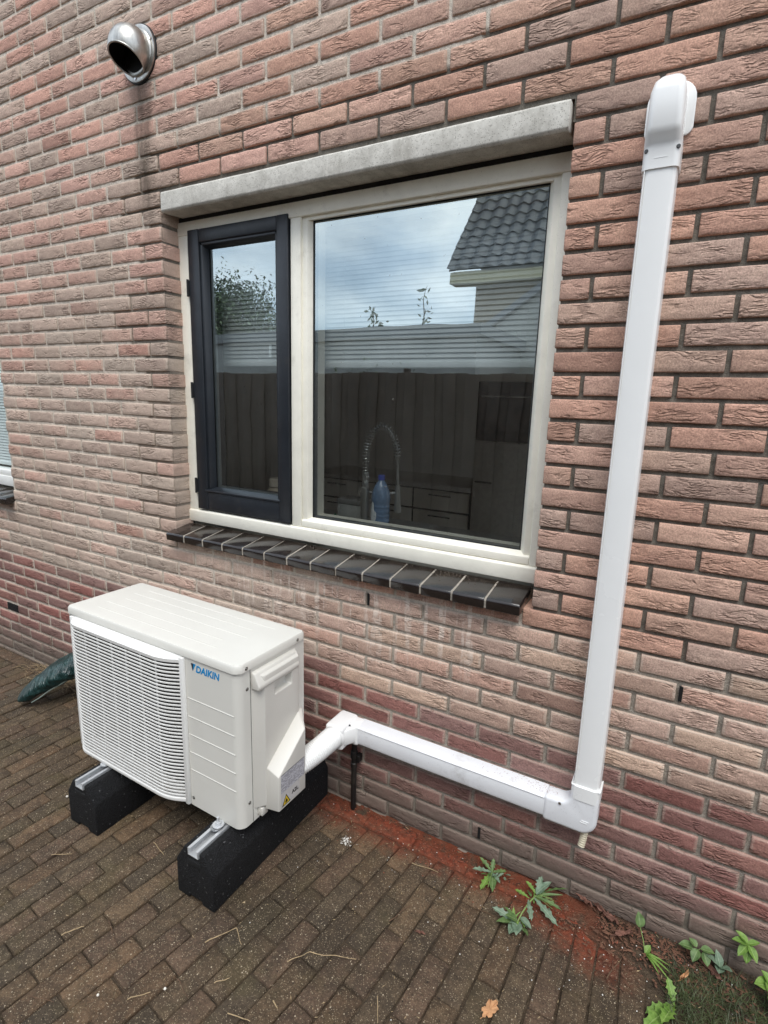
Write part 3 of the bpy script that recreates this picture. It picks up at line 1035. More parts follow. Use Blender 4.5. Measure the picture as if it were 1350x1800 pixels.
wx, wz = (XL + XR) / 2, ZB
win = empty("kitchen_window", (wx, FY, wz))
tag(win, "cream timber window with a dark blue opening casement and a wide fixed pane", "window")
def W(mb):     # world -> window-local
    mb.v = [(x - wx, y - FY, z - wz) for x, y, z in mb.v]
    return mb
F_T, F_B = 2.300, 1.030
xo0, xo1 = -1.608, 0.026
MX0, MX1 = -1.004, -0.957       # mullion
W(MB().box(xo0, xo1, FY, 0.20, F_T - 0.052, F_T)).build("frame_head", M_CREAM, win, bevel=0.003)
W(MB().prism([(FY - 0.004, F_B), (FY - 0.004, F_B + 0.050), (FY + 0.004, F_B + 0.056), (0.20, F_B + 0.062), (0.20, F_B)], 'x', xo0, xo1)).build("frame_sill", M_CREAM, win, bevel=0.003)
W(MB().box(xo0, -1.548, FY + 0.0025, 0.20, F_B + 0.056, F_T - 0.052)).build("frame_jamb", M_CREAM, win, bevel=0.003)
W(MB().box(-0.028, xo1, FY + 0.0025, 0.20, F_B + 0.056, F_T - 0.052)).build("frame_jamb", M_CREAM, win, bevel=0.003)
W(MB().box(MX0, MX1, FY + 0.0025, 0.20, F_B + 0.056, F_T - 0.052)).build("frame_mullion", M_CREAM, win, bevel=0.003)
# fixed light: glazing beads
gx0, gx1, gz0, gz1 = -0.918, -0.066, 1.128, 2.236
hx0, hx1, hz0, hz1 = MX1, -0.028, F_B + 0.058, F_T - 0.052
W(MB().prism([(FY + 0.004, hz0), (FY + 0.004, hz0 + 0.026), (FY + 0.030, gz0), (FY + 0.034, hz0)], 'x', hx0 + .001, hx1 - .001)).build("glazing_bead", M_CREAM, win, bevel=0.002)
W(MB().prism([(FY + 0.014, hz1), (FY + 0.014, hz1 - 0.014), (FY + 0.030, gz1), (FY + 0.034, hz1)], 'x', hx0 + .001, hx1 - .001)).build("glazing_bead", M_CREAM, win, bevel=0.002)
W(MB().prism([(hx0, FY + 0.012), (hx0 + 0.024, FY + 0.012), (gx0, FY + 0.030), (hx0, FY + 0.034)], 'z', gz0 - 0.012, gz1 + 0.006)).build("glazing_bead", M_CREAM, win, bevel=0.002)
W(MB().prism([(hx1, FY + 0.012), (hx1 - 0.022, FY + 0.012), (gx1, FY + 0.030), (hx1, FY + 0.034)], 'z', gz0 - 0.012, gz1 + 0.006)).build("glazing_bead", M_CREAM, win, bevel=0.002)
def pane(x0, x1, z0, z1, y, parent):
    p = W(MB().add([(x0, y, z0), (x1, y, z0), (x1, y, z1), (x0, y, z1)], [(0, 1, 2, 3)]))
    return p.build("glass_pane", M_GLASS, parent)
def ring(x0, x1, z0, z1, w, y0, y1):
    m_ = MB()
    m_.box(x0, x1, y0, y1, z0, z0 + w)
    m_.box(x0, x1, y0, y1, z1 - w, z1)
    m_.box(x0, x0 + w, y0, y1, z0 + w, z1 - w)
    m_.box(x1 - w, x1, y0, y1, z0 + w, z1 - w)
    return W(m_)
pane(gx0 - .006, gx1 + .006, gz0 - .006, gz1 + .006, FY + 0.034, win)
ring(gx0 - .004, gx1 + .004, gz0 - .004, gz1 + .004, 0.010, FY + 0.038, FY + 0.052).build("spacer_bar", M_SPACER, win)
ring(gx0 - .005, gx1 + .005, gz0 - .005, gz1 + .005, 0.0075, FY + 0.030, FY + 0.0335).build("gasket", M_GASKET, win)
ring(gx0 - .03, gx1 + .03, gz0 - .03, gz1 + .03, 0.034, FY + 0.054, FY + 0.10).build("inner_rebate", M_CREAM, win)
# opening casement
cx0, cx1, cz0, cz1 = -1.538, -1.010, 1.094, 2.264
pgx0, pgx1, pgz0, pgz1 = -1.449, -1.090, 1.196, 2.190
CY = FY - 0.006
cas = ring(cx0 + .006, cx1 - .006, cz0 + .006, cz1 - .006, 0.04, FY + 0.01, FY + 0.066).build("casement", M_NAVY, win)
W(MB().box(cx0, cx0 + 0.062, CY, FY + 0.07, cz0, cz1)).build("stile", M_NAVY, cas, bevel=0.004)
W(MB().box(cx1 - 0.055, cx1, CY, FY + 0.07, cz0, cz1)).build("stile", M_NAVY, cas, bevel=0.004)
W(MB().box(cx0 + 0.062, cx1 - 0.055, CY + 0.002, FY + 0.07, cz1 - 0.052, cz1)).build("rail", M_NAVY, cas, bevel=0.004)
W(MB().box(cx0 + 0.062, cx1 - 0.055, CY + 0.002, FY + 0.07, cz0, cz0 + 0.082)).build("rail", M_NAVY, cas, bevel=0.004)
W(MB().prism([(CY - 0.004, cz0 + 0.083), (CY - 0.004, cz0 + 0.091), (CY + 0.034, cz0 + 0.103), (CY + 0.040, cz0 + 0.083)], 'x', cx0 + 0.052, cx1 - 0.050)).build("weather_bar", M_NAVY, cas, bevel=0.0015)
W(MB().prism([(cx0 + 0.062, CY + 0.008), (cx0 + 0.074, CY + 0.008), (pgx0, CY + 0.034), (cx0 + 0.062, CY + 0.04)], 'z', cz0 + 0.095, cz1 - 0.052)).build("glazing_bead", M_NAVY, cas, bevel=0.0015)
W(MB().prism([(cx1 - 0.055, CY + 0.008), (cx1 - 0.066, CY + 0.008), (pgx1, CY + 0.034), (cx1 - 0.055, CY + 0.04)], 'z', cz0 + 0.095, cz1 - 0.052)).build("glazing_bead", M_NAVY, cas, bevel=0.0015)
W(MB().prism([(CY + 0.008, cz1 - 0.052), (CY + 0.008, cz1 - 0.062), (CY + 0.034, pgz1), (CY + 0.04, cz1 - 0.052)], 'x', cx0 + 0.064, cx1 - 0.057)).build("glazing_bead", M_NAVY, cas, bevel=0.0015)
pane(pgx0 - .006, pgx1 + .006, pgz0 - .006, pgz1 + .006, CY + 0.038, cas)
ring(pgx0 - .004, pgx1 + .004, pgz0 - .004, pgz1 + .004, 0.010, CY + 0.042, CY + 0.058).build("spacer_bar", M_SPACER, cas)
ring(pgx0 - .03, pgx1 + .03, pgz0 - .03, pgz1 + .03, 0.034, CY + 0.060, CY + 0.09).build("inner_rebate", M_NAVY, cas)
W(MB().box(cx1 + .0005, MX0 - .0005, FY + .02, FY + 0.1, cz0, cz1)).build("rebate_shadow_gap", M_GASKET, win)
W(MB().box(-1.5475, cx0 - .0005, FY + .03, FY + 0.1, cz0, cz1)).build("rebate_seal", plain("seal_grey", rgb(148, 146, 136), .6), win)
for z in (2.04, 1.62, 1.20):
    h = W(MB().tube([(cx0 - 0.005, CY - 0.002, z - 0.034), (cx0 - 0.005, CY - 0.002, z + 0.034)], 0.0052, 8))
    h.box(cx0 - wx - 0.0075, cx0 - wx + 0.004, CY - FY - 0.001, CY - FY + 0.02, z - wz - 0.03, z - wz + 0.03)
    h.build("hinge", M_GASKET, cas)
# black strip painting in the shadow of the gap under the lintel
W(MB().box(xo0, xo1, FY + 0.006, 0.117, F_T + .0005, 2.3175)).build("head_shadow_strip", M_GASKET, win)

# ------------------------------------------------------------------ window cut by the left edge
w2 = empty("side_window", ((X2L + X2R) / 2, FY, ZB))
tag(w2, "white framed window with a lowered blind cut by the left edge", "window")
M_WHITE = plain("white_paint", rgb(232, 232, 228), 0.4, nscale=12, namp=0.05, dirt=0.12)
def W2(mb):
    mb.v = [(x - (X2L + X2R) / 2, y - FY, z - ZB) for x, y, z in mb.v]
    return mb
W2(MB().box(X2L - .01, X2R + .01, FY, 0.2, F_B, F_B + 0.06)).build("frame_sill", M_WHITE, w2, bevel=0.003)
W2(MB().box(X2L - .01, X2R + .01, FY + .006, 0.2, F_B + 0.0605, F_B + 0.095)).build("sash_rail", M_WHITE, w2, bevel=0.004)
W2(MB().box(X2L - .01, X2R + .01, FY, 0.2, F_T - 0.06, F_T)).build("frame_head", M_WHITE, w2, bevel=0.003)
W2(MB().box(X2L - .01, X2L + .06, FY + .002, 0.2, F_B + 0.06, F_T - 0.06)).build("frame_jamb", M_WHITE, w2, bevel=0.003)
W2(MB().box(X2R - .06, X2R + .01, FY + .002, 0.2, F_B + 0.06, F_T - 0.06)).build("frame_jamb", M_WHITE, w2, bevel=0.003)
y2 = FY + 0.04
W2(MB().add([(X2L + .06, y2, F_B + .095), (X2R - .06, y2, F_B + .095), (X2R - .06, y2, F_T - .06), (X2L + .06, y2, F_T - .06)], [(0, 1, 2, 3)])).build("glass_pane", M_GLASS_S, w2)
W2(MB().box(X2L - .02, X2R + .02, FY + .02, .117, F_T + .0005, F_T + .08)).build("lintel_strip", M_CONC, w2)

# ------------------------------------------------------------------ blinds
def blind_material():
    mt, nt, bs = new_mat("blind_slat")
    pos = nt.n('ShaderNodeNewGeometry').outputs['Position']
    nt.t.links.new(nt.ramp(nt.noise(pos, 8, 3), .3, .7, rgb(216, 222, 222), rgb(236, 240, 240)), bs.inputs['Base Color'])
    bs.inputs['Roughness'].default_value = 0.5
    return mt
M_BLIND = blind_material()
def blind(x0, x1, y, z_bot, z_top, label, pitch=0.0172):
    b = empty("venetian_blind", ((x0 + x1) / 2, y, z_bot))
    ox = (x0 + x1) / 2
    m_ = MB()
    z = z_bot + 0.03
    while z < z_top - 0.03:
        sag = 0.0004 * math.sin(z * 300)
        # a slightly cupped slat, tilted nearly shut
        pts = [(-0.0065, -0.0105), (-0.0040, -0.004), (-0.0006, 0.003), (0.0050, 0.0105), (0.0058, 0.0105), (0.0006, 0.0028), (-0.0030, -0.0042), (-0.0057, -0.0105)]
        m_.prism([(p[0], p[1] + z - z_bot + sag) for p in pts], 'x', x0 - ox, x1 - ox)
        z += pitch
    m_.build("slats", M_BLIND, b, kind="stuff")
    MB().box(x0 - ox, x1 - ox, -0.012, 0.012, 0, 0.022).build("bottom_rail", M_BLIND, b, bevel=0.003)
    MB().box(x0 - ox, x1 - ox, -0.016, 0.016, z_top - z_bot - 0.03, z_top - z_bot).build("head_rail", M_BLIND, b, bevel=0.002)
    for fx in (0.12, 0.5, 0.88):
        xx_ = (x0 - ox) + (x1 - x0) * fx
        MB().tube([(xx_, -0.010, 0.02), (xx_, -0.010, z_top - z_bot - 0.03)], 0.0007, 5).build("cord", M_BLIND, b)
    return b
tag(blind(-0.97, -0.02, 0.245, 1.722, 2.225, ""), "half lowered pale slatted blind behind the wide pane", "blind", "kitchen blinds")
tag(blind(-1.60, -1.00, 0.245, 1.730, 2.225, ""), "half lowered pale slatted blind behind the casement", "blind", "kitchen blinds")
tag(blind(-3.99, -2.98, 0.165, 1.14, 2.25, ""), "fully lowered blind in the window at the left edge", "blind")

# ------------------------------------------------------------------ kitchen behind the glass
M_ROOM = plain("room_paint", rgb(226, 222, 214), 0.9, nscale=4, namp=0.1)
room = MB()
rx0, rx1, ry0, ry1, rz0, rz1 = -4.5, 2.0, 0.302, 4.6, 0.05, 2.55
room.add([(rx0, ry0, rz0), (rx1, ry0, rz0), (rx1, ry1, rz0), (rx0, ry1, rz0), (rx0, ry0, rz1), (rx1, ry0, rz1), (rx1, ry1, rz1), (rx0, ry1, rz1)],
         [(0, 1, 2, 3), (4, 7, 6, 5), (2, 6, 7, 3), (3, 7, 4, 0)])
for ya, yb, za, zb in ((ry0, 1.3, rz0, rz1), (2.7, ry1, rz0, rz1), (1.3, 2.7, 2.2, rz1)):  # end wall left open: unseen opening added to let daylight into the room
    room.add([(rx1, ya, za), (rx1, yb, za), (rx1, yb, zb), (rx1, ya, zb)], [(0, 1, 2, 3)])
tag(room.build("kitchen_room", M_ROOM), "dim kitchen interior seen through the window", None, None, "structure")
# thick outer shell keeping daylight out, except through the added side opening
sh = MB()
sh.box(rx0 - .2, rx1 + .2, 0.30, ry1 + .2, rz1 + .02, rz1 + .2)
sh.box(rx0 - .2, rx0 - .02, 0.30, ry1 + .2, -.1, rz1 + .02)
sh.box(rx1 + .02, rx1 + .2, 0.30, 1.3, -.1, rz1 + .02)
sh.box(rx1 + .02, rx1 + .2, 2.7, ry1 + .2, -.1, rz1 + .02)
sh.box(rx1 + .02, rx1 + .2, 1.3, 2.7, 2.2, rz1 + .02)
sh.box(rx0 - .2, rx1 + .2, ry1 + .02, ry1 + .2, -.1, rz1 + .02)
tag(sh.build("house_shell", M_PLASTER), "outer shell of the house behind the brick wall", None, None, "structure")

M_TOP = plain("worktop", rgb(176, 173, 168), 0.35, nscale=90, namp=0.2)
M_STEELW = plain("drainer_steel", rgb(190, 190, 188), 0.4, metal=0.3, nscale=60)
M_FRONT = plain("cabinet_front", rgb(236, 230, 220), 0.5, nscale=5, namp=0.06)
M_BLACK = plain("black_gloss", rgb(16, 16, 17), 0.2)
M_CHROME = plain("chrome", rgb(205, 205, 205), 0.15, metal=1.0, nscale=20, namp=0.05)
ct = empty("kitchen_counter", (-1.0, 0.65, 0.05))
def LC(mb, c):
    mb.v = [(x - c[0], y - c[1], z - c[2]) for x, y, z in mb.v]
    return mb
c0 = (-1.0, 0.65, 0.05)
LC(MB().box(-2.4, 0.6, 0.305, 1.0, 0.91, 0.95), c0).build("worktop", M_TOP, ct, bevel=0.003)
LC(MB().box(-2.38, 0.58, 0.31, 0.96, 0.07, 0.908), c0).build("carcass", M_FRONT, ct)
LC(MB().box(-1.30, -0.74, 0.55, 0.98, 0.9505, 0.957), c0).build("drainer", M_STEELW, ct, bevel=0.003)
tag(ct, "dark kitchen worktop along the window", "counter")
c1 = (-1.7, 2.8, 0.05)
cb = empty("kitchen_cabinets", c1)
tag(cb, "row of beige drawer cabinets at the back of the dim kitchen", "cabinet")
LC(MB().box(-2.7, -1.12, 2.50, 3.1, 0.88, 0.92), c1).build("worktop", M_TOP, cb, bevel=0.003)
LC(MB().box(-2.7, -1.12, 2.56, 3.1, 0.08, 0.879), c1).build("carcass", M_BLACK, cb)
for k in range(3):
    for (za, zb_) in ((0.70, 0.86), (0.42, 0.68), (0.12, 0.40)):
        xa = -2.68 + k * 0.52
        d = LC(MB().box(xa, xa + 0.50, 2.535, 2.558, za, zb_), c1).build("drawer", M_FRONT, cb, bevel=0.002)
        LC(MB().tube([(xa + 0.15, 2.515, zb_ - 0.035), (xa + 0.35, 2.515, zb_ - 0.035)], 0.006, 8), c1).build("handle", M_BLACK, d)
c2 = (-1.0, 2.8, 0.05)
ov = empty("oven_cabinet", c2)
tag(ov, "tall pale cabinet with a built-in black oven", "cabinet")
LC(MB().box(-1.115, -0.55, 2.54, 3.1, 0.08, 2.3), c2).build("carcass", M_FRONT, ov)
LC(MB().box(-1.10, -0.56, 2.51, 2.538, 0.10, 1.30), c2).build("door", plain("pale_front", rgb(206, 202, 196), .45), ov, bevel=0.002)
oo = LC(MB().box(-1.10, -0.56, 2.50, 2.538, 1.31, 1.76), c2).build("oven", M_BLACK, ov, bevel=0.003)
LC(MB().tube([(-1.06, 2.47, 1.65), (-0.60, 2.47, 1.65)], 0.008, 8), c2).build("oven_handle", M_CHROME, oo)
LC(MB().tube([(-1.08, 2.49, 0.98), (-0.94, 2.49, 0.98)], 0.007, 8), c2).build("door_handle", M_BLACK, ov)
# spring tap
M_TAP = plain("tap_metal", rgb(176, 176, 172), 0.30, metal=0.75, nscale=20, namp=0.05)
tp = empty("spring_tap", (-0.878, 0.46, 0.95))
tag(tp, "chrome spring-neck kitchen tap standing on the worktop", "tap")
MB().tube([(0, 0, 0), (0, 0, 0.012), (0, 0, 0.0121), (0, 0, 0.26)], [0.03, 0.03, 0.021, 0.021], 16).build("body", M_TAP, tp, smooth=True)
MB().tube([(-0.02, -0.01, 0.10), (-0.10, -0.035, 0.105)], [0.017, 0.015], 12).build("lever", M_TAP, tp, smooth=True)
arch = []
for k in range(33):
    t = k / 32
    a = math.pi * (1 - t * 1.02)
    arch.append((0.072 + 0.072 * math.cos(a), 0.03 * t, 0.40 + (0.14 if True else 0) * math.sin(max(0, a))))
neck = [(0, 0, 0.26), (0, 0, 0.33)] + arch
neck += [(0.146, 0.032, 0.33), (0.148, 0.034, 0.27)]
MB().tube(neck, 0.0065, 10).build("hose", plain("hose_grey", rgb(150, 150, 146), .35, metal=.6), tp, smooth=True)
MB().tube([(0.148, 0.034, 0.28), (0.150, 0.036, 0.16)], [0.012, 0.017], 12).build("spray_head", M_TAP, tp, smooth=True)
MB().tube([(0.0, 0.0, 0.24), (0.148, 0.034, 0.245)], 0.005, 8).build("holder_arm", M_TAP, tp, smooth=True)
# the coil around the neck
path = [Vector(p) for p in neck[:-3]]
fine = []
for i in range(len(path) - 1):
    for k in range(10):
        fine.append(path[i].lerp(path[i + 1], k / 10))
lens = [0]
for i in range(1, len(fine)):
    lens.append(lens[-1] + (fine[i] - fine[i - 1]).length)
coil = []
for i, p in enumerate(fine[:-2]):
    d = (fine[i + 1] - p).normalized()
    a = d.cross(Vector((0, 1, 0))).normalized()
    b = d.cross(a)
    pitch_ = 0.005 if lens[i] < 0.07 else 0.0105
    ph = 2 * math.pi * (lens[i] / pitch_ if lens[i] < 0.07 else 14 + (lens[i] - 0.07) / pitch_)
    coil.append(p + (a * math.cos(ph) + b * math.sin(ph)) * 0.0135)
# resample coil finely
cf = []
for i in range(len(fine) - 3):
    for k in range(6):
        t = k / 6
        p = fine[i].lerp(fine[i + 1], t)
        L_ = lens[i] + (lens[i + 1] - lens[i]) * t
        d = (fine[i + 1] - fine[i]).normalized()
        a = d.cross(Vector((0, 1, 0))).normalized()
        b = d.cross(a)
        ph = 2 * math.pi * (L_ / 0.006 if L_ < 0.07 else 0.07 / 0.006 + (L_ - 0.07) / 0.0135)
        cf.append(p + (a * math.cos(ph) + b * math.sin(ph)) * 0.0140)
MB().tube(cf, 0.0034, 6).build("spring", M_TAP, tp, smooth=True)
# water bottle
bt = empty("water_bottle", (-0.795, 0.46, 0.95))
tag(bt, "clear blue plastic water bottle with a blue cap beside the tap", "bottle")
prof = [(0.0, 0.0), (0.036, 0.0), (0.042, 0.008)]
for k in range(9):
    z = 0.02 + k * 0.021
    prof += [(0.0425, z), (0.0395, z + 0.008), (0.0425, z + 0.016)]
prof += [(0.043, 0.225), (0.040, 0.25), (0.028, 0.28), (0.016, 0.298), (0.0135, 0.302), (0.0135, 0.312)]
M_PET = plain("blue_water", rgb(104, 132, 164), 0.12, nscale=20, namp=0.15, coat=0.6, bump=0.003, bscale=90)
MB().lathe(prof, (0, 0, 0), (0, 0, 1), 28).build("bottle_body", M_PET, bt, smooth=True, angle=60)
MB().lathe([(0.0, 0.326), (0.0145, 0.326), (0.0155, 0.323), (0.0155, 0.304), (0.0, 0.304)], (0, 0, 0), (0, 0, 1), 24).build("cap", plain("blue_cap", rgb(40, 70, 170), .4), bt, smooth=True)
# drop-shaped paper label curved round the bottle
lb = MB()
lvv = []
for k in range(24):
    t = 2 * math.pi * k / 24
    yy_ = 0.150 + 0.042 * math.cos(t) + (0.016 if math.cos(t) > 0.7 else 0)
    wv = 0.55 * math.sin(t) * (0.55 if math.cos(t) > 0.5 else 1)
    an = R(-118) + wv
    lvv.append((0.0438 * math.cos(an), 0.0438 * math.sin(an), yy_))
an = R(-118)
lvv.append((0.0438 * math.cos(an), 0.0438 * math.sin(an), 0.150))
lb.add(lvv, [(k, (k + 1) % 24, 24) for k in range(24)])
lb.build("label", plain("paper_label", rgb(226, 230, 232), .6), bt)
# green cloth, storage jar
clo = MB()
n_ = 14
cv = []
for j in range(n_):
    for i in range(n_):
        a, b = i / (n_ - 1) - .5, j / (n_ - 1) - .5
        cv.append((-1.06 + a * 0.20, 0.47 + b * 0.16, 0.955 + max(0, 0.095 * (1 - (2 * a) ** 2) * (1 - (2 * b) ** 2) + 0.035 * noi(a * 9, b * 9, 3))))
clo.add(cv, [(j * n_ + i, j * n_ + i + 1, (j + 1) * n_ + i + 1, (j + 1) * n_ + i) for j in range(n_ - 1) for i in range(n_ - 1)])
tag(clo.build("dish_cloth", plain("green_cloth", rgb(62, 128, 104), .9, nscale=60, namp=.3, bump=.003, bscale=60), smooth=True, angle=80), "crumpled green dish cloth on the worktop behind the wide pane", "cloth")
bxm = empty("tissue_box", (-1.02, 0.60, 0.95))
MB().box(-0.07, 0.07, -0.05, 0.05, 0, 0.16).build("carton", plain("carton_grey", rgb(170, 168, 162), .7), bxm, bevel=0.003)
MB().box(-0.074, 0.074, -0.054, 0.054, 0.15, 0.175).build("lid", plain("carton_lid", rgb(120, 118, 114), .6), bxm, bevel=0.004)
tag(bxm, "pale grey box with a lid behind the tap", "box")
jr = empty("storage_jar", (-1.47, 0.55, 0.95))
MB().lathe([(0, 0), (0.055, 0), (0.06, 0.01), (0.06, 0.15), (0.045, 0.18), (0.035, 0.19), (0.035, 0.20)], (0, 0, 0), (0, 0, 1), 24).build("jar_body", plain("jar_beige", rgb(170, 158, 140), .5), jr, smooth=True)
MB().lathe([(0, 0.235), (0.038, 0.235), (0.04, 0.23), (0.04, 0.195), (0, 0.195)], (0, 0, 0), (0, 0, 1), 24).build("lid", plain("jar_lid", rgb(190, 180, 165), .5), jr, smooth=True)
tag(jr, "beige storage jar standing behind the casement glass", "jar")
spn = MB().tube([(-1.38, 0.56, 0.95), (-1.375, 0.565, 1.18)], [.006, .009], 8)
tag(spn.build("wooden_spoon", plain("spoon_wood", rgb(176, 128, 84), .7), smooth=True), "wooden spoon handle standing beside the beige jar", "spoon")

# ------------------------------------------------------------------ vent cowl
vc = empty("wall_vent", (-1.665, 0, 2.885))
tag(vc, "round stainless steel vent cowl high on the wall", "vent")
def steel_material():
    mt, nt, bs = new_mat("stainless")
    pos = nt.n('ShaderNodeNewGeometry').outputs['Position']
    n = nt.noise(nt.mapping(pos, (1, 1, .25)), 40, 5, .7)
    nt.t.links.new(nt.ramp(n, .3, .7, rgb(150, 148, 143), rgb(205, 203, 197)), bs.inputs['Base Color'])
    bs.inputs['Metallic'].default_value = 1.0
    rr = nt.n('ShaderNodeMapRange', ins={'Value': nt.noise(pos, 30, 5), 'To Min': 0.26, 'To Max': 0.50})
    nt.t.links.new(rr.outputs['Result'], bs.inputs['Roughness'])
    nt.t.links.new(nt.bump(nt.noise(pos, 14, 3), 0.5, 0.002), bs.inputs['Normal'])
    return mt
M_STEEL = steel_material()
MB().lathe([(0.094, 0.0), (0.097, 0.004), (0.096, 0.010), (0.088, 0.013), (0.082, 0.012), (0.078, 0.018), (0.070, 0.019), (0.0, 0.019)], (0, 0, 0), (0, -1, 0), 48).build("flange", M_STEEL, vc, smooth=True, angle=50)
MB().lathe([(0.100, -0.004), (0.100, 0.003), (0.09, 0.004)], (0, 0, 0), (0, -1, 0), 40).build("rubber_seal", M_GASKET, vc, smooth=True)
# hood: a bulb with its lower front sliced away
MB().lathe([(0.0, 0.0205), (0.066, 0.0205), (0.068, 0.019)], (0, 0, 0), (0, -1, 0), 32).build('mouth_shade_disc', plain('hood_shade_black', rgb(16, 15, 14), .8), vc)  # black disc painting the shade inside the hood opening
hood = MB()
nu, nv = 40, 24
cen = Vector((0.004, -0.046, -0.008))
RX, RY, RZ = 0.080, 0.076, 0.082
pn = Vector((-0.06, -0.44, -0.90)).normalized()
pd = 0.047
def hood_pt(i, j, sc=1.0):
    th = math.pi * j / nv
    ph = 2 * math.pi * i / nu
    # polar axis along the slicing normal
    a = pn.cross(Vector((1, 0, 0))).normalized()
    b = pn.cross(a)
    d = pn * math.cos(th) + (a * math.cos(ph) + b * math.sin(ph)) * math.sin(th)
    return cen + Vector((d.x * RX, d.y * RY, d.z * RZ)) * sc
j0 = next(j for j in range(nv) if math.cos(math.pi * j / nv) * 0.08 < pd)
vs_, fs_ = [], []
rows_ = list(range(j0, nv + 1))
for sc_ in (1.0, 0.955):
    for j in rows_:
        for i in range(nu):
            p = hood_pt(i, j, sc_)
            p.y = min(p.y, -0.002)
            vs_.append(p)
nr = len(rows_)
for j in range(nr - 1):
    for i in range(nu):
        a, b = j * nu + i, j * nu + (i + 1) % nu
        fs_.append((a, b, b + nu, a + nu))
hood.add(vs_[:nr * nu], fs_)
# rolled lip
lip = [hood_pt(i, j0 - 0.15, 0.985) for i in range(nu)] + [hood_pt(0, j0 - 0.15, 0.985)]
hood.tube(lip, 0.0035, 8, caps=False)
hood.build("hood", M_STEEL, vc, smooth=True, angle=60)
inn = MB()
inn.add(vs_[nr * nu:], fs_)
inn.build("hood_lining", plain("hood_shade_black", rgb(16, 15, 14), .8), vc, smooth=True, angle=80)  # inside of the bulb coloured black for the same shade
for a_ in (20, 140, 260):
    MB().lathe([(0, .016), (.004, .016), (.005, .012)], (0.086 * math.cos(R(a_)), 0, 0.086 * math.sin(R(a_))), (0, -1, 0), 10).build("screw", M_CHROME, vc)

# ------------------------------------------------------------------ white pipe trunking
M_PVC = plain("white_pvc", rgb(238, 238, 236), 0.26, nscale=7, namp=0.02, spec=0.5)
M_PVC_D = plain("white_pvc_dusty", rgb(228, 229, 231), 0.34, nscale=7, namp=0.04, dirt=0.30)
tk = empty("pipe_trunking", (0.236, 0, 0.31))
tag(tk, "white plastic pipe trunking running up the wall beside the window", "trunking")
T0 = (0.236, 0, 0.31)
def T(mb):
    return LC(mb, T0)
VX0, VX1 = 0.199, 0.275
def duct_profile(a0, a1, d, r=0.017, n=3):
    """outline across the duct: a = across, second = depth (0 at wall, d towards the yard)"""
    pts = [(a0, 0.0)]
    for k in range(n + 1):
        t = R(180 - 90 * k / n)
        pts.append((a0 + r + r * math.cos(t), d + r - r * math.sin(t) if False else -(abs(d) - r + r * math.sin(t))))
    for k in range(n + 1):
        t = R(90 - 90 * k / n)
        pts.append((a1 - r + r * math.cos(t), -(abs(d) - r + r * math.sin(t))))
    pts.append((a1, 0.0))
    return pts
T(MB().prism(duct_profile(VX0, VX1, .060), 'z', 0.44, 2.21)).build("vertical_duct", M_PVC, tk, smooth=True, angle=25)
T(MB().box(VX0 + .004, VX0 + .0062, -.0608, -.05, .44, 2.2)).build("clip_seam", M_PVC, tk)
# bottom elbow
HZ0, HZ1 = 0.315, 0.395
el = MB()
el.prism(duct_profile(VX0 - .0050, VX1 + .0050, .0662, .019), 'z', 0.425, 0.470)
T(el).build("elbow_socket", M_PVC, tk, smooth=True, angle=25)
el = MB()
el.tube([(VX0 - .003, -0.0615, .4705), (VX1 + .003, -0.0615, .4705)], .0022, 6)
el.tube([(VX1 + .003, -0.06, .4705), (VX1 + .003, 0, .4705)], .0022, 6)
el.tube([(VX0 - .003, -0.06, .4705), (VX0 - .003, 0, .4705)], .0022, 6)
T(el).build("elbow_rim", M_PVC, tk, smooth=True)
el = MB()
out = [(0.118, HZ0 - .004)] + [(VX1 + .0035 - .048 + .048 * math.sin(R(a)), HZ0 - .004 + .048 - .048 * math.cos(R(a))) for a in range(0, 91, 10)] + [(VX1 + .0035, 0.400)] + [(VX1 + .0035, 0.455), (VX0 - .0035, 0.455)]
inn_ = [(VX0 - .0035 - .03 + .03 * math.cos(R(a)), HZ1 + .004 + .03 - .03 * math.sin(R(a))) for a in range(0, 91, 15)]
out += inn_ + [(0.118, HZ1 + .004)]
T(el.prism(out, 'y', 0.001, -0.064)).build("elbow", M_PVC_D, tk, bevel=0.012, seg=4)
T(MB().box(0.232, 0.252, -0.0652, -0.064, 0.352, 0.3545).box(0.236, 0.256, -0.0652, -0.064, 0.358, 0.3605)).build("elbow_mark", M_PVC, tk)
for sx_, sz_ in ((0.276, 0.418),):
    T(MB().box(VX1 + .001, VX1 + .0042, -.045, -.02, .409, .413)).build("elbow_slot", plain("slot_grey", rgb(120, 116, 112), .6), tk)
T(MB().lathe([(0, .002), (.004, .002), (.005, 0)], (0.168, -0.0655, 0.392), (0, -1, 0), 10)).build("screw", M_CHROME, tk)
# horizontal run
T(MB().prism([(d, a) for a, d in duct_profile(HZ0, HZ1, .060)], 'x', -0.585, 0.122)).build("horizontal_duct", M_PVC_D, tk, smooth=True, angle=25)
T(MB().box(-0.58, 0.12, -.0606, -.058, HZ1 - .0095, HZ1 - .0075)).build("clip_seam", M_PVC_D, tk)
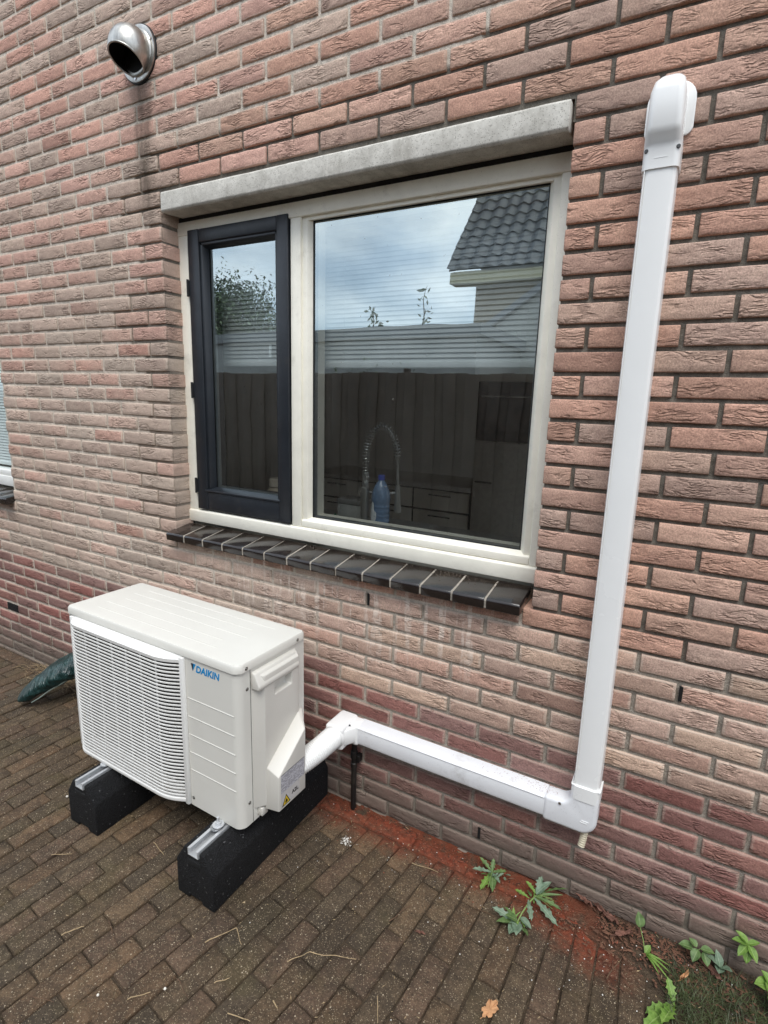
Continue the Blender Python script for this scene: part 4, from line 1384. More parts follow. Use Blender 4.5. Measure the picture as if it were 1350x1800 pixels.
# corner elbow turning out from the wall
ce = MB()
ptsA = [(0.0, HZ0 - .004), (-.064, HZ0 - .004), (-.064, HZ1 + .005), (0.0, HZ1 + .005)]
T(MB().box(-0.626, -0.572, -0.064, 0.0, HZ0 - .004, HZ1 + .005)).build("corner_socket", M_PVC, tk, bevel=0.014, seg=4)
T(MB().box(-0.684, -0.606, -0.122, -0.0005, HZ0 - .002, HZ1 + .012)).build("corner_elbow", M_PVC, tk, bevel=0.013, seg=4)
T(MB().prism([(-0.61, -0.115), (-0.61, -0.05), (-0.575, -0.05)], 'z', HZ0 + .012, HZ1 - .002)).build("corner_gusset", M_PVC, tk, bevel=0.006)
T(MB().lathe([(0, .002), (.004, .002), (.005, 0)], (-0.606, -0.070, HZ1 + .002), (0, 0, 1), 10)).build("screw", plain("screw_dark", rgb(80, 80, 80), .4, metal=.8), tk)
# corrugated flexible hose to the unit
hp = [Vector(p) for p in ((-0.645, -0.10, 0.362), (-0.648, -0.15, 0.361), (-0.657, -0.20, 0.352), (-0.675, -0.25, 0.338), (-0.700, -0.30, 0.320))]
hfine, hr = [], []
NN = 130
for k in range(NN + 1):
    t = k / NN * (len(hp) - 1)
    i = min(int(t), len(hp) - 2)
    f = t - i
    p0, p1, p2, p3 = hp[max(i - 1, 0)], hp[i], hp[i + 1], hp[min(i + 2, len(hp) - 1)]
    p = 0.5 * ((2 * p1) + (p2 - p0) * f + (2 * p0 - 5 * p1 + 4 * p2 - p3) * f * f + (3 * p1 - p0 - 3 * p2 + p3) * f ** 3)
    hfine.append(p)
    hr.append(0.0400 + (0.0013 if k % 4 in (0, 1) else -0.0013))
T(MB().tube(hfine, hr, 24)).build("flexible_hose", M_PVC, tk, smooth=True, angle=70)
T(MB().lathe([(0.0425, 0.0), (0.044, 0.004), (0.044, 0.012), (0.0, 0.012)], (-0.645, -0.125, 0.362), (0, 1, 0), 24)).build("hose_collar", M_PVC, tk, smooth=True)
# wall cover at the top
pl_ = rrect(0.187, 0.2945, 2.250, 2.372, (.018, .018, .045, .045), 6)
T(MB().prism(pl_, 'y', 0.0, -0.007)).build("wall_plate", M_PVC, tk, bevel=0.002)
sec = []
for z, d, x0_, x1_ in ((2.166, .0635, .1955, .2785), (2.210, .0635, .1955, .2785), (2.222, .066, .1955, .2785), (2.236, .079, .197, .277), (2.250, .084, .198, .276), (2.325, .084, .199, .275), (2.348, .078, .205, .270), (2.362, .060, .212, .263), (2.368, .030, .218, .258)):
    sec.append((z, duct_profile(x0_, x1_, d, min(.017, d * .45), 5)))
hd = MB()
npf = len(sec[0][1])
hv = [(p[0], p[1], z) for z, pts in sec for p in pts]
hfc = [(i * npf + k, i * npf + (k + 1) % npf, (i + 1) * npf + (k + 1) % npf, (i + 1) * npf + k) for i in range(len(sec) - 1) for k in range(npf)]
hfc += [tuple(range(npf)), tuple((len(sec) - 1) * npf + k for k in range(npf))]
T(hd.add(hv, hfc)).build("wall_cover", M_PVC, tk, smooth=True, angle=50)
T(MB().box(.2215, .2515, -.0641, -.063, 2.188, 2.1895)).build("moulded_line", M_PVC, tk)
for sx_, sy_ in ((0.2035, -0.060), (0.2715, -0.060)):
    T(MB().lathe([(0, .0035), (.0042, .0035), (.0052, 0)], (sx_, sy_, 2.207), (0.35 if sx_ > .23 else -.35, -1, 0), 12)).build("screw", plain("screw_dark", rgb(80, 80, 80), .4, metal=.8), tk)
# beige drain hose below the elbow
dr, drr = [], []
for k in range(49):
    t = k / 48
    dr.append((0.2475 - 0.006 * t * t, -0.036 - 0.012 * t * t, 0.345 - 0.085 * t))
    drr.append(0.0100 + (0.0011 if k % 4 in (0, 1) else -0.0011))
tag(MB().tube(dr, drr, 14).build("drain_hose", plain("beige_plastic", rgb(206, 196, 172), .5), smooth=True, angle=70), "short beige corrugated drain hose poking out below the trunking elbow", "hose")
# black earth pipe
bp = empty("black_pipe", (-0.612, -0.022, 0))
tag(bp, "slim black pipe standing against the wall under the trunking", "pipe")
M_BLKP = plain("black_plastic", rgb(22, 21, 21), 0.5, dirt=.1)
MB().tube([(0, 0, 0.0), (0, 0, 0.36)], 0.0105, 14).build("pipe", M_BLKP, bp, smooth=True)
MB().lathe([(.0105, .185), (.013, .187), (.013, .206), (.0105, .208), (.0105, .228), (.0145, .23), (.0145, .256), (.0105, .258)], (0, 0, 0), (0, 0, 1), 16).build("coupling", M_BLKP, bp, smooth=True)
MB().box(.01, .026, -.006, .02, .215, .245).build("clip", M_BLKP, bp, bevel=.002)

# ------------------------------------------------------------------ outdoor unit
AX, AY = -1.181, -0.340
ac = empty("outdoor_unit", (AX, AY, 0), R(-1.0))
tag(ac, "ivory heat pump outdoor unit with a louvred fan grille on black rubber feet", "heat pump")
M_IVORY = plain("ivory_steel", rgb(219, 217, 209), 0.34, nscale=5, namp=0.03, dirt=0.05)
M_IVORY_P = plain("ivory_plastic", rgb(226, 225, 221), 0.42, nscale=5, namp=0.03, dirt=0.04)
M_COVER = plain("cover_plastic", rgb(210, 207, 199), 0.45, nscale=6, namp=0.03, dirt=0.05)
M_COIL = plain("coil_dark", rgb(30, 30, 32), 0.6, nscale=40)
ZB_, ZT_ = 0.207, 0.765
# lid with turned-down edge
ld = MB()
o1 = rrect(-0.4525, 0.4525, -0.166, 0.166, (.018, .03, .018, .018), 6)
o2 = rrect(-0.4485, 0.4485, -0.162, 0.162, (.016, .028, .016, .016), 6)
o3 = rrect(-0.438, 0.438, -0.1515, 0.1515, (.012, .024, .012, .012), 6)
nl = len(o1)
lv = [(x, y, 0.765) for x, y in o1] + [(x, y, 0.786) for x, y in o1] + [(x, y, 0.7925) for x, y in o2] + [(x, y, 0.7945) for x, y in o3]
lf = [(r * nl + k, r * nl + (k + 1) % nl, (r + 1) * nl + (k + 1) % nl, (r + 1) * nl + k) for r in range(3) for k in range(nl)]
lf += [tuple(3 * nl + k for k in range(nl)), tuple(range(nl - 1, -1, -1))]
lid = ld.add(lv, lf).build("lid", M_IVORY, ac, smooth=True, angle=40)
for k, (xa, xb, yy) in enumerate(((-0.33, 0.36, 0.112), (-0.36, 0.30, 0.062), (-0.33, 0.33, 0.006), (-0.37, 0.27, -0.052), (-0.34, 0.30, -0.105))):
    MB().prism([(yy - .0035, 0.7944), (yy, 0.7955), (yy + .0035, 0.7944)], 'x', xa, xb).build("rib", M_IVORY, lid)
# casing: right-hand front panel with rounded corner, thin left cheek, strips, back
body = MB()
body.prism([(0.196, -0.161), (0.196, 0.161)] + [(0.447, 0.161)] + [(0.447 - .03 + .03 * math.cos(R(a)), -0.161 + .03 - .03 * math.sin(R(a))) for a in range(0, 91, 10)], 'z', ZB_, ZT_ - .0005)
body.build("front_panel", M_IVORY, ac, smooth=True, angle=30)
bb = MB()
bb.box(-0.447, -0.424, -0.158, 0.161, ZB_, ZT_ - .0005)
bb.box(-0.4238, 0.1955, -0.161, -0.13, ZT_ - 0.026, ZT_ - .0005)
bb.box(-0.4238, 0.1955, -0.161, 0.161, ZB_, ZB_ + 0.024)
bb.box(-0.4238, 0.1955, 0.148, 0.1605, ZB_ + .0242, ZT_ - .0005)
bb.build("casing", M_IVORY, ac)
MB().box(-0.4235, 0.1955, 0.110, 0.1475, ZB_ + .0245, ZT_ - .001).build("heat_exchanger", M_COIL, ac)
# seam between front and side panel, screws
MB().box(0.4465, 0.4476, -0.1085, -0.1065, ZB_ + .002, ZT_ - .001).build("panel_seam", plain("seam_dark", rgb(96, 92, 86), .7), ac)
M_SCREW = plain("unit_screw", rgb(140, 138, 132), .35, metal=.9)
for (p, ax_) in (((0.4472, -0.122, 0.700), (1, -.1, 0)), ((0.4472, -0.122, 0.290), (1, -.1, 0)), ((0.4528, -0.128, 0.775), (1, 0, 0)), ((0.4528, 0.120, 0.775), (1, 0, 0)), ((0.222, -0.1615, 0.238), (0, -1, 0))):
    sc_ = MB().lathe([(0, .0022), (.0036, .0022), (.0048, .0008), (.0062, .0002)], p, ax_, 14).build("screw", M_SCREW, ac, smooth=True)
# embossed lines on the front panel
fp = [o for o in ac.children if o.name.startswith("front_panel")][0]
for z in (0.617, 0.549, 0.482, 0.415, 0.348):
    MB().prism([(-0.1612, z - .0026), (-0.1626, z), (-0.1612, z + .0026)], 'x', 0.216, 0.428).build("rib", M_IVORY, fp)
# grille
gr_ = MB()
FYG = -0.199
def gpath(off=0.0, n=6):
    """plan of the louvres: bows out of the casing, bending back at both ends"""
    pts = []
    key = [(-0.418, -0.164), (-0.372, FYG), (0.128, FYG), (0.196, -0.166)]
    def corner(a, b, c, r):
        a, b, c = Vector(a), Vector(b), Vector(c)
        d1, d2 = (a - b).normalized(), (c - b).normalized()
        p1, p2 = b + d1 * r, b + d2 * r
        return [tuple(p1.lerp(b, t).lerp(b.lerp(p2, t), t)) for t in [k / n for k in range(n + 1)]]
    pts.append(key[0])
    pts += corner(key[0], key[1], key[2], .03)
    pts += corner(key[1], key[2], key[3], .045)
    pts.append(key[3])
    return [(x, y + off) for x, y in pts]
def sweep_band(z0, z1, y0, y1, mb, taper=0.0):
    """band following the louvre plan: heights z0..z1, from depth offset y0 (front) to y1 (back)"""
    a, b = gpath(y0), gpath(y1)
    n = len(a)
    vs = [(x, y, z0) for x, y in a] + [(x, y, z1) for x, y in a] + [(x, y, z0 + taper) for x, y in b] + [(x, y, z1 + taper) for x, y in b]
    fs = []
    for i in range(n - 1):
        fs += [(i, i + 1, n + i + 1, n + i), (n + i, n + i + 1, 3 * n + i + 1, 3 * n + i), (2 * n + i, 3 * n + i, 3 * n + i + 1, 2 * n + i + 1), (i, 2 * n + i, 2 * n + i + 1, i + 1)]
    fs += [(0, n, 3 * n, 2 * n), (n - 1, 3 * n - 1, 4 * n - 1, 2 * n - 1)]
    return mb.add(vs, fs)
# hood band on top, band at the bottom, right-hand stile
gt = MB()
a_, b_ = gpath(0.0), gpath(0.0)
n_ = len(a_)
top = [(x, y, 0.737) for x, y in a_] + [(x, y - .001, 0.7485) for x, y in a_] + [(x, min(-0.160, y * .25 - .121) if False else -0.161, 0.762) for x, y in a_] + [(x, y + .02, 0.737) for x, y in a_]
tf = []
for i in range(n_ - 1):
    tf += [(i, i + 1, n_ + i + 1, n_ + i), (n_ + i, n_ + i + 1, 2 * n_ + i + 1, 2 * n_ + i), (i, 3 * n_ + i, 3 * n_ + i + 1, i + 1)]
gt.add(top, tf)
grille = gt.build("grille", M_IVORY_P, ac, smooth=True, angle=30)
gb = MB()
sweep_band(0.212, 0.226, -0.001, 0.03, gb)
gb.build("grille_base", M_IVORY_P, grille, bevel=0.002)
MB().prism([(0.188, -0.168), (0.196, -0.1735), (0.210, -0.1735), (0.212, -0.161), (0.188, -0.161)], 'z', 0.211, 0.760).build("grille_stile", M_IVORY_P, grille, bevel=0.002)
MB().box(-0.424, -0.410, -0.172, -0.158, 0.212, 0.758).build("grille_stile", M_IVORY_P, grille, bevel=0.002)
NS = 38
slat0 = None
for k in range(NS):
    z = 0.2365 + (0.7265 - 0.2365) * k / (NS - 1)
    if slat0 is None:
        sm_ = MB()
        sweep_band(-0.0020, 0.0020, 0.0, 0.0036, sm_, 0.0006)
        slat0 = sm_.build("slat", M_IVORY_P, grille, smooth=True, angle=40)
        s_ = slat0
    else:
        s_ = slat0.copy()
        COL.objects.link(s_)
        s_.parent = grille
    s_.location = (0, 0, z)
for x in np.linspace(-0.30, 0.10, 6):
    MB().box(x - .0010, x + .0010, FYG + .0060, FYG + .012, 0.228, 0.738).build("grille_bar", M_IVORY_P, grille)
# fan
fan = MB().lathe([(0, -.03), (.05, -.03), (.06, -.015), (.06, .05)], (-0.115, -0.06, 0.485), (0, 1, 0), 24).build("fan", plain("fan_grey", rgb(58, 58, 60), .5), ac, smooth=True)
for b in range(3):
    bm_ = MB()
    vv = []
    for i in range(9):
        for j in range(9):
            r_ = .055 + .15 * i / 8
            a = R(120 * b + 78 * (j / 8 - .5) + 12 * i / 8)
            vv.append((-0.115 + r_ * math.cos(a), -0.06 + 0.07 * (j / 8 - .5), 0.485 + r_ * math.sin(a)))
    bm_.add(vv, [(i * 9 + j, i * 9 + j + 1, (i + 1) * 9 + j + 1, (i + 1) * 9 + j) for i in range(8) for j in range(8)])
    bm_.build("blade", plain("fan_grey", rgb(58, 58, 60), .5), fan, smooth=True, angle=80)
MB().lathe([(.215, .0), (.222, -.03), (.245, -.045)], (-0.115, -0.07, 0.485), (0, 1, 0), 40).build("fan_shroud", plain("fan_grey", rgb(58, 58, 60), .5), fan, smooth=True)
MB().box(0.183, 0.1955, -0.16, 0.11, ZB_ + .025, ZT_ - .03).build("partition", M_COIL, ac)

bf = MB()
hole = [(-0.115 + .222 * math.cos(2 * math.pi * k / 48), 0.485 + .222 * math.sin(2 * math.pi * k / 48)) for k in range(48)]
def box_pt(x, z):
    dx_, dz_ = x + 0.115, z - 0.485
    f = min((0.31 if dx_ > 0 else 0.308) / max(1e-6, abs(dx_)), 0.254 / max(1e-6, abs(dz_)))
    return (-0.115 + dx_ * f, 0.485 + dz_ * f)
outr = [box_pt(x, z) for x, z in hole]
bf.add([(x, -0.128, z) for x, z in hole] + [(x, -0.128, z) for x, z in outr], [(k, (k + 1) % 48, 48 + (k + 1) % 48, 48 + k) for k in range(48)])
bf.build("gap_shade_liner", plain("liner_shade_dark", rgb(52, 52, 54), .6), ac)  # dark liner added behind the louvres so their gaps look shaded
# valve cover on the right side
SX = 0.447
def plate(mb, base, topo, x0, x1):
    """frustum between outline base (at x0) and topo (at x1); outlines are (y, z)"""
    return mb.prism(base, 'x', x0, x1, topo)
vcov = MB()
yb0, yb1 = -0.105, 0.122
# upper plate with a grip pocket
hx = SX + .033
ys = [-0.078, -0.030, 0.056, 0.094]
zs = [0.262, 0.648, 0.690, 0.735]
v4 = {}
vl, fl = [], []
for j, z in enumerate(zs):
    for i, y in enumerate(ys):
        v4[i, j] = len(vl)
        vl.append((hx, y, z))
for j in range(3):
    for i in range(3):
        if (i, j) != (1, 1):
            fl.append((v4[i, j], v4[i + 1, j], v4[i + 1, j + 1], v4[i, j + 1]))
pk = [v4[1, 1], v4[2, 1], v4[2, 2], v4[1, 2]]
b0 = len(vl)
for q in pk:
    x, y, z = vl[q]
    vl.append((x - .028, y + (.004 if y < 0 else -.004), z + (.002 if z < .67 else 0)))
for k in range(4):
    fl.append((pk[k], pk[(k + 1) % 4], b0 + (k + 1) % 4, b0 + k))
fl.append((b0, b0 + 1, b0 + 2, b0 + 3))
# flanks
outer = [(v4[i, 0]) for i in range(4)] + [v4[3, 1], v4[3, 2], v4[3, 3]] + [v4[2, 3], v4[1, 3], v4[0, 3]] + [v4[0, 2], v4[0, 1]]
ob0 = len(vl)
for q in outer:
    x, y, z = vl[q]
    yy = y - .026 if y < -.07 else (y + .020 if y > .09 else y)
    zz = z - .01 if z < .3 else (z + .012 if z > .73 else z)
    vl.append((SX - .002, yy, zz))
no = len(outer)
for k in range(no):
    fl.append((outer[k], outer[(k + 1) % no], ob0 + (k + 1) % no, ob0 + k))
vcov.add(vl, fl)
cov = vcov.build("valve_cover", M_COVER, ac, bevel=0.004, seg=3)
# grip ledge above the pocket
MB().prism([(SX + .0335, 0.6925), (SX + .0365, 0.700), (SX + .0375, 0.708), (SX + .016, 0.748), (SX - .001, 0.752), (SX - .001, 0.6925)], 'y', -0.106, 0.094).build("grip_ledge", M_COVER, cov, bevel=0.005, seg=3)
# lower bulge with a slanting shelf
lo_b = [(-0.078, 0.248), (-0.074, 0.404), (0.090, 0.528), (0.116, 0.528), (0.116, 0.248)]
lo_t = [(-0.074, 0.256), (-0.074, 0.384), (0.062, 0.492), (0.064, 0.330), (0.020, 0.258)]
lo_t = [(-0.074, 0.256), (-0.074, 0.384), (0.060, 0.490), (0.064, 0.486), (0.064, 0.256)]
bul = MB()
vb_ = [(SX + .026, y, z) for y, z in lo_b] + [(SX + .084, y, z) for y, z in lo_t]
nb = len(lo_b)
bul.add(vb_, [tuple(range(nb)), tuple(range(2 * nb - 1, nb - 1, -1))] + [(k, nb + k, nb + (k + 1) % nb, (k + 1) % nb) for k in range(nb)])
bulge = bul.build("valve_box", M_COVER, cov, bevel=0.006, seg=3)
MB().box(SX - .001, SX + .022, -0.088, -0.060, 0.222, 0.252).build("cover_foot", M_COVER, cov, bevel=0.002)
# rating label, warning triangle
def label_material():
    mt, nt, bs = new_mat("rating_label")
    pos = nt.n('ShaderNodeTexCoord').outputs['Object']
    g = nt.mapping(pos, (1, 130, 420))
    cellv = nt.n('ShaderNodeTexVoronoi', feature='F1', ins={'Vector': nt.n('ShaderNodeVectorMath', operation='MULTIPLY', ins={0: g, 1: (0, 1, 1)}).outputs[0], 'Scale': 1.0})
    r = nt.n('ShaderNodeSeparateColor', ins={'Color': cellv.outputs['Color']})
    row = nt.math('FRACT', nt.math('MULTIPLY', nt.n('ShaderNodeSeparateXYZ', ins={'Vector': pos}).outputs['Z'], 190.0))
    f = nt.math('MULTIPLY', nt.math('GREATER_THAN', r.outputs[0], 0.42), nt.math('LESS_THAN', row, 0.5))
    nt.t.links.new(nt.mix(nt.math('MULTIPLY', f, 0.75), rgb(190, 190, 196), rgb(60, 60, 72)), bs.inputs['Base Color'])
    bs.inputs['Roughness'].default_value = 0.4
    return mt
M_LABEL = label_material()
lx = SX + .0848
def side_quad(y0, y1, z0, z1, x=lx):
    return MB().box(x - .0006, x, y0, y1, z0, z1)
side_quad(-0.064, 0.058, 0.318, 0.384, lx).build("rating_label", M_LABEL, bulge)
side_quad(-0.064, 0.058, 0.3845, 0.3860, lx).build("label_rule", plain("ink", rgb(50, 50, 56), .5), bulge)
side_quad(-0.064, 0.030, 0.264, 0.317, lx - .0001).build("warning_label", plain("label_white", rgb(196, 194, 192), .4), bulge)
tri_o = [(-0.060, 0.266), (-0.018, 0.266), (-0.039, 0.304)]
MB().prism(tri_o, 'x', lx - .0002, lx + .0004).build("warning_triangle", plain("ink_black", rgb(24, 22, 16), .5), bulge)
tri_i = [(-0.0545, 0.2692), (-0.0235, 0.2692), (-0.039, 0.2975)]
MB().prism(tri_i, 'x', lx + .0001, lx + .0007).build("warning_field", plain("sign_yellow", rgb(214, 184, 40), .5), bulge)
MB().prism([(-0.045, 0.273), (-0.033, 0.273), (-0.0335, 0.279), (-0.039, 0.288), (-0.0445, 0.279)], 'x', lx + .0003, lx + .0009).build("flame_mark", plain("ink_black", rgb(24, 22, 16), .5), bulge)
def text_obj(body, name, size, mat, parent, loc, rot, off=0.0, shear=0.0, spacing=1.0, sx=1.0):
    cu = bpy.data.curves.new(name, 'FONT')
    cu.body = body
    cu.size = size
    cu.offset = off
    cu.shear = shear
    cu.space_character = spacing
    cu.extrude = 0.0003
    cu.resolution_u = 4
    tmp = bpy.data.objects.new(name, cu)
    COL.objects.link(tmp)
    dg = bpy.context.evaluated_depsgraph_get()
    me = bpy.data.meshes.new_from_object(tmp.evaluated_get(dg))
    bpy.data.objects.remove(tmp)
    me.materials.clear()
    me.materials.append(mat)
    o = bpy.data.objects.new(name, me)
    COL.objects.link(o)
    o.parent = parent
    o.location = loc
    o.rotation_euler = rot
    o.scale = (sx, 1, 1)
    return o
text_obj("A2L", "label_text", 0.020, plain("ink_black", rgb(24, 22, 16), .5), bulge, (lx + .0003, -0.010, 0.284), (R(90), 0, R(90)), off=0.0004)
# maker's mark on the front
M_BLUE = plain("logo_blue", rgb(0, 136, 196), 0.4, namp=0.03)
M_BLUE_D = plain("logo_dark", rgb(14, 34, 52), 0.4, namp=0.03)
text_obj("DAIKIN", "maker_lettering", 0.0335, M_BLUE, fp, (0.261, -0.1614, 0.7225), (R(90), 0, 0), off=0.0011, shear=0.18, spacing=1.02, sx=0.93)
MB().prism([(0.240, 0.7485), (0.262, 0.7485), (0.2475, 0.7225)], 'y', -0.1610, -0.1618).build("logo_triangle", M_BLUE, fp)
MB().prism([(0.240, 0.7485), (0.2475, 0.7225), (0.2515, 0.7485)], 'y', -0.1612, -0.1622).build("logo_triangle", M_BLUE_D, fp)
# rear grille / drain pan foot brackets
for fx in (0.356, -0.239):
    MB().prism(rrect(fx - .017, fx + .017, -0.205, 0.175, (.016, .016, .004, .004), 5), "z", 0.2015, 0.2062).build("mounting_foot", plain("galvanised", rgb(190, 192, 194), .35, metal=.9), ac)

# ------------------------------------------------------------------ rubber feet
def rubber_material():
    mt, nt, bs = new_mat("recycled_rubber")
    pos = nt.n('ShaderNodeNewGeometry').outputs['Position']
    v = nt.n('ShaderNodeTexVoronoi', ins={'Vector': pos, 'Scale': 260.0})
    r = nt.n('ShaderNodeSeparateColor', ins={'Color': v.outputs['Color']})
    c = nt.ramp(r.outputs[0], 0.1, 1.0, rgb(8, 8, 9), rgb(28, 28, 30))
    sp = nt.math('GREATER_THAN', r.outputs[1], 0.992)
    c = nt.mix(nt.math('MULTIPLY', sp, .6), c, rgb(112, 112, 112))
    nt.t.links.new(c, bs.inputs['Base Color'])
    bs.inputs['Roughness'].default_value = 0.8
    bs.inputs['Specular IOR Level'].default_value = 0.35
    h = nt.math('ADD', nt.math('MULTIPLY', v.outputs['Distance'], -1.0), nt.noise(pos, 60, 3))
    nt.t.links.new(nt.bump(h, 1.0, 0.003), bs.inputs['Normal'])
    return mt
M_RUB = rubber_material()
M_ALU = plain("aluminium", rgb(206, 208, 210), 0.34, metal=0.45, nscale=40, namp=0.06)
def rubber_foot(x, label):
    f = empty("rubber_foot", (x, -0.318, 0))
    w = 0.0825
    base = [(-w, 0.0), (-w, 0.128), (-0.044, 0.190), (-0.0245, 0.192), (-0.0245, 0.172), (0.0245, 0.172), (0.0245, 0.192), (0.044, 0.190), (w, 0.128), (w, 0.0), (0.030, 0.0), (0.026, 0.012), (-0.026, 0.012), (-0.030, 0.0)]
    b = MB().prism(base, 'y', -0.314, 0.308).build("rubber_block", M_RUB, f, bevel=0.005, seg=2)
    MB().box(-0.028, 0.028, -0.3165, -0.311, 0.136, 0.156).build("grip_notch", plain("notch_black", rgb(9, 9, 9), .9), f, bevel=.003)
    ch = MB()
    y0, y1 = -0.317, 0.30
    ch.box(-0.0225, 0.0225, y0, y1, 0.1722, 0.1745)
    ch.box(-0.0225, -0.0200, y0, y1, 0.1747, 0.1975)
    ch.box(0.0200, 0.0225, y0, y1, 0.1747, 0.1975)
    ch.box(-0.0198, -0.0125, y0, y1, 0.1952, 0.1975)
    ch.box(0.0125, 0.0198, y0, y1, 0.1952, 0.1975)
    r_ = ch.build("mounting_rail", M_ALU, f)
    for yy in (-0.208, 0.15):
        bo = MB().lathe([(0, .012), (.0048, .012), (.0052, -.004), (.0052, -.02)], (0, yy, 0.225), (0, 0, 1), 12).build("bolt", M_ALU, f, smooth=True)
        MB().lathe([(0, .0), (.019, .0), (.019, -.0025), (0, -.0025)], (0, yy, 0.2105), (0, 0, 1), 22).build("washer", M_ALU, bo, smooth=True)
        MB().lathe([(0, .0085), (.0095, .0085), (.010, .007), (.010, 0), (0, 0)], (0, yy, 0.2108), (0, 0, 1), 6).build("nut", M_ALU, bo)
    return f
tag(rubber_foot(-0.825, ""), "black rubber foot with metal rail under the right end of the unit", "rubber foot", "rubber feet under the outdoor unit")
tag(rubber_foot(-1.418, ""), "black rubber foot with metal rail under the left end of the unit", "rubber foot", "rubber feet under the outdoor unit")

# ------------------------------------------------------------------ green bundle behind the unit
def bag_material():
    mt, nt, bs = new_mat("green_tarp")
    pos = nt.n('ShaderNodeNewGeometry').outputs['Position']
    nt.t.links.new(nt.ramp(nt.noise(pos, 14, 4), .3, .7, rgb(18, 42, 42), rgb(40, 70, 68)), bs.inputs['Base Color'])
    bs.inputs['Roughness'].default_value = 0.30
    ax_ = Vector((0.27, 0.345, 0.165)).normalized()
    sl_ = nt.n('ShaderNodeVectorMath', operation='DOT_PRODUCT', ins={0: pos, 1: tuple(ax_)}).outputs['Value']
    cr_ = nt.n('ShaderNodeVectorMath', operation='DOT_PRODUCT', ins={0: pos, 1: (0.75, -0.6, 0.3)}).outputs['Value']
    cv_ = nt.n('ShaderNodeCombineXYZ', ins={0: nt.math('MULTIPLY', nt.math('ADD', sl_, nt.math('MULTIPLY', cr_, 0.5)), 34.0), 1: nt.math('MULTIPLY', cr_, 11.0)}).outputs[0]
    n_ = nt.noise(cv_, 1.0, 3, .5, 1.2)
    wv = nt.math('ABSOLUTE', nt.math('SUBTRACT', n_, 0.5))
    nt.t.links.new(nt.bump(wv, 1.0, 0.035), bs.inputs['Normal'])
    return mt
bgm = MB()
P0, P1 = Vector((-2.47, -0.315, 0.035)), Vector((-2.20, 0.03, 0.20))
NL, NR = 120, 40
vv = []
for i in range(NL + 1):
    t = i / NL
    c = P0.lerp(P1, t) + Vector((0.0, 0.0, 0.05 * math.sin(t * 2.6)))
    r0 = 0.085 * min(1, .25 + t * 1.9) ** .75 * (1 - (1 - min(1, t * 9)) ** 2.2) ** .6 * (1 if t < .9 else max(0.02, (1 - t) / .1) ** .5) + 0.006
    d = (P1 - P0).normalized()
    a = d.cross(Vector((0, 0, 1))).normalized()
    b = a.cross(d)
    for k in range(NR):
        th = 2 * math.pi * k / NR
        fold = 0.008 * math.sin(t * 46 + 2.6 * th + 3.0 * noi(t * 4, math.cos(th), math.sin(th))) * (0.4 + abs(noi(t * 6, 3, 2))) * min(1, t * 6)
        rr = r0 + 0.75 * fold * (0.3 + 0.7 * abs(math.cos(th * .5))) + 0.008 * noi(t * 5, math.cos(th) * 1.5, math.sin(th) * 1.5)
        p = c + a * math.cos(th) * rr * 1.05 + b * math.sin(th) * rr * 0.62
        p.z = max(p.z, 0.004 + 0.16 * max(0, t - .35))
        p.y = min(p.y, -0.006)
        vv.append(p)
ff = [(i * NR + k, i * NR + (k + 1) % NR, (i + 1) * NR + (k + 1) % NR, (i + 1) * NR + k) for i in range(NL) for k in range(NR)]
ff += [tuple(range(NR - 1, -1, -1)), tuple(NL * NR + k for k in range(NR))]
bgm.add(vv, ff)
bag = bgm.build("tarp_bundle", bag_material(), smooth=True, angle=80)
tag(bag, "wrinkled dark green tarpaulin bundle lying between wall and unit", "bundle")
sl = []
for i in range(30):
    t = i / 29
    c = P0.lerp(P1, t) + Vector((0.0, 0.0, 0.05 * math.sin(t * 2.6)))
    if t < .16:
        continue
    sl.append((c.x + 0.062 - .01 * noi(t * 6), c.y - 0.05, max(0.02, c.z - 0.035)))
MB().tube(sl, 0.003, 6).build("seam_cord", plain("cord_grey", rgb(120, 132, 124), .8), bag, smooth=True)

# ------------------------------------------------------------------ yard behind the camera, seen mirrored in the glass
M_WOOD = plain("fence_wood", rgb(64, 51, 42), 0.8, nscale=10, namp=0.4, bump=0.003, bscale=40)
fen = empty("garden_fence", (-2.0, -4.0, 0))
tag(fen, "dark stained garden fence of upright planks mirrored in the window glass", "fence")
k = 0
pk0 = []
for v_ in range(4):
    pk0.append(None)
x = -10.0
while x < 6.0:
    w = 0.145
    v_ = k % 4
    if pk0[v_] is None:
        o = MB().box(-w / 2, w / 2, -0.011 - (0.02 if k % 2 else 0), 0.011 - (0.02 if k % 2 else 0), 0.03, 1.90 + 0.004 * v_).build("plank", M_WOOD, fen, bevel=0.003, seg=1)
        pk0[v_] = o
    else:
        o = pk0[v_].copy()
        COL.objects.link(o)
        o.parent = fen
    o.location = (x + 2.0, 0, 0)
    x += 0.128
    k += 1
for z in (0.4, 1.0, 1.6):
    MB().box(-8, 8, -0.075, -0.034, z, z + 0.07).build("fence_rail", M_WOOD, fen)
for x in np.arange(-10, 6.1, 1.83):
    MB().box(x + 2 - .035, x + 2 + .035, -0.15, -0.078, -.05, 1.96).build("fence_post", M_WOOD, fen)

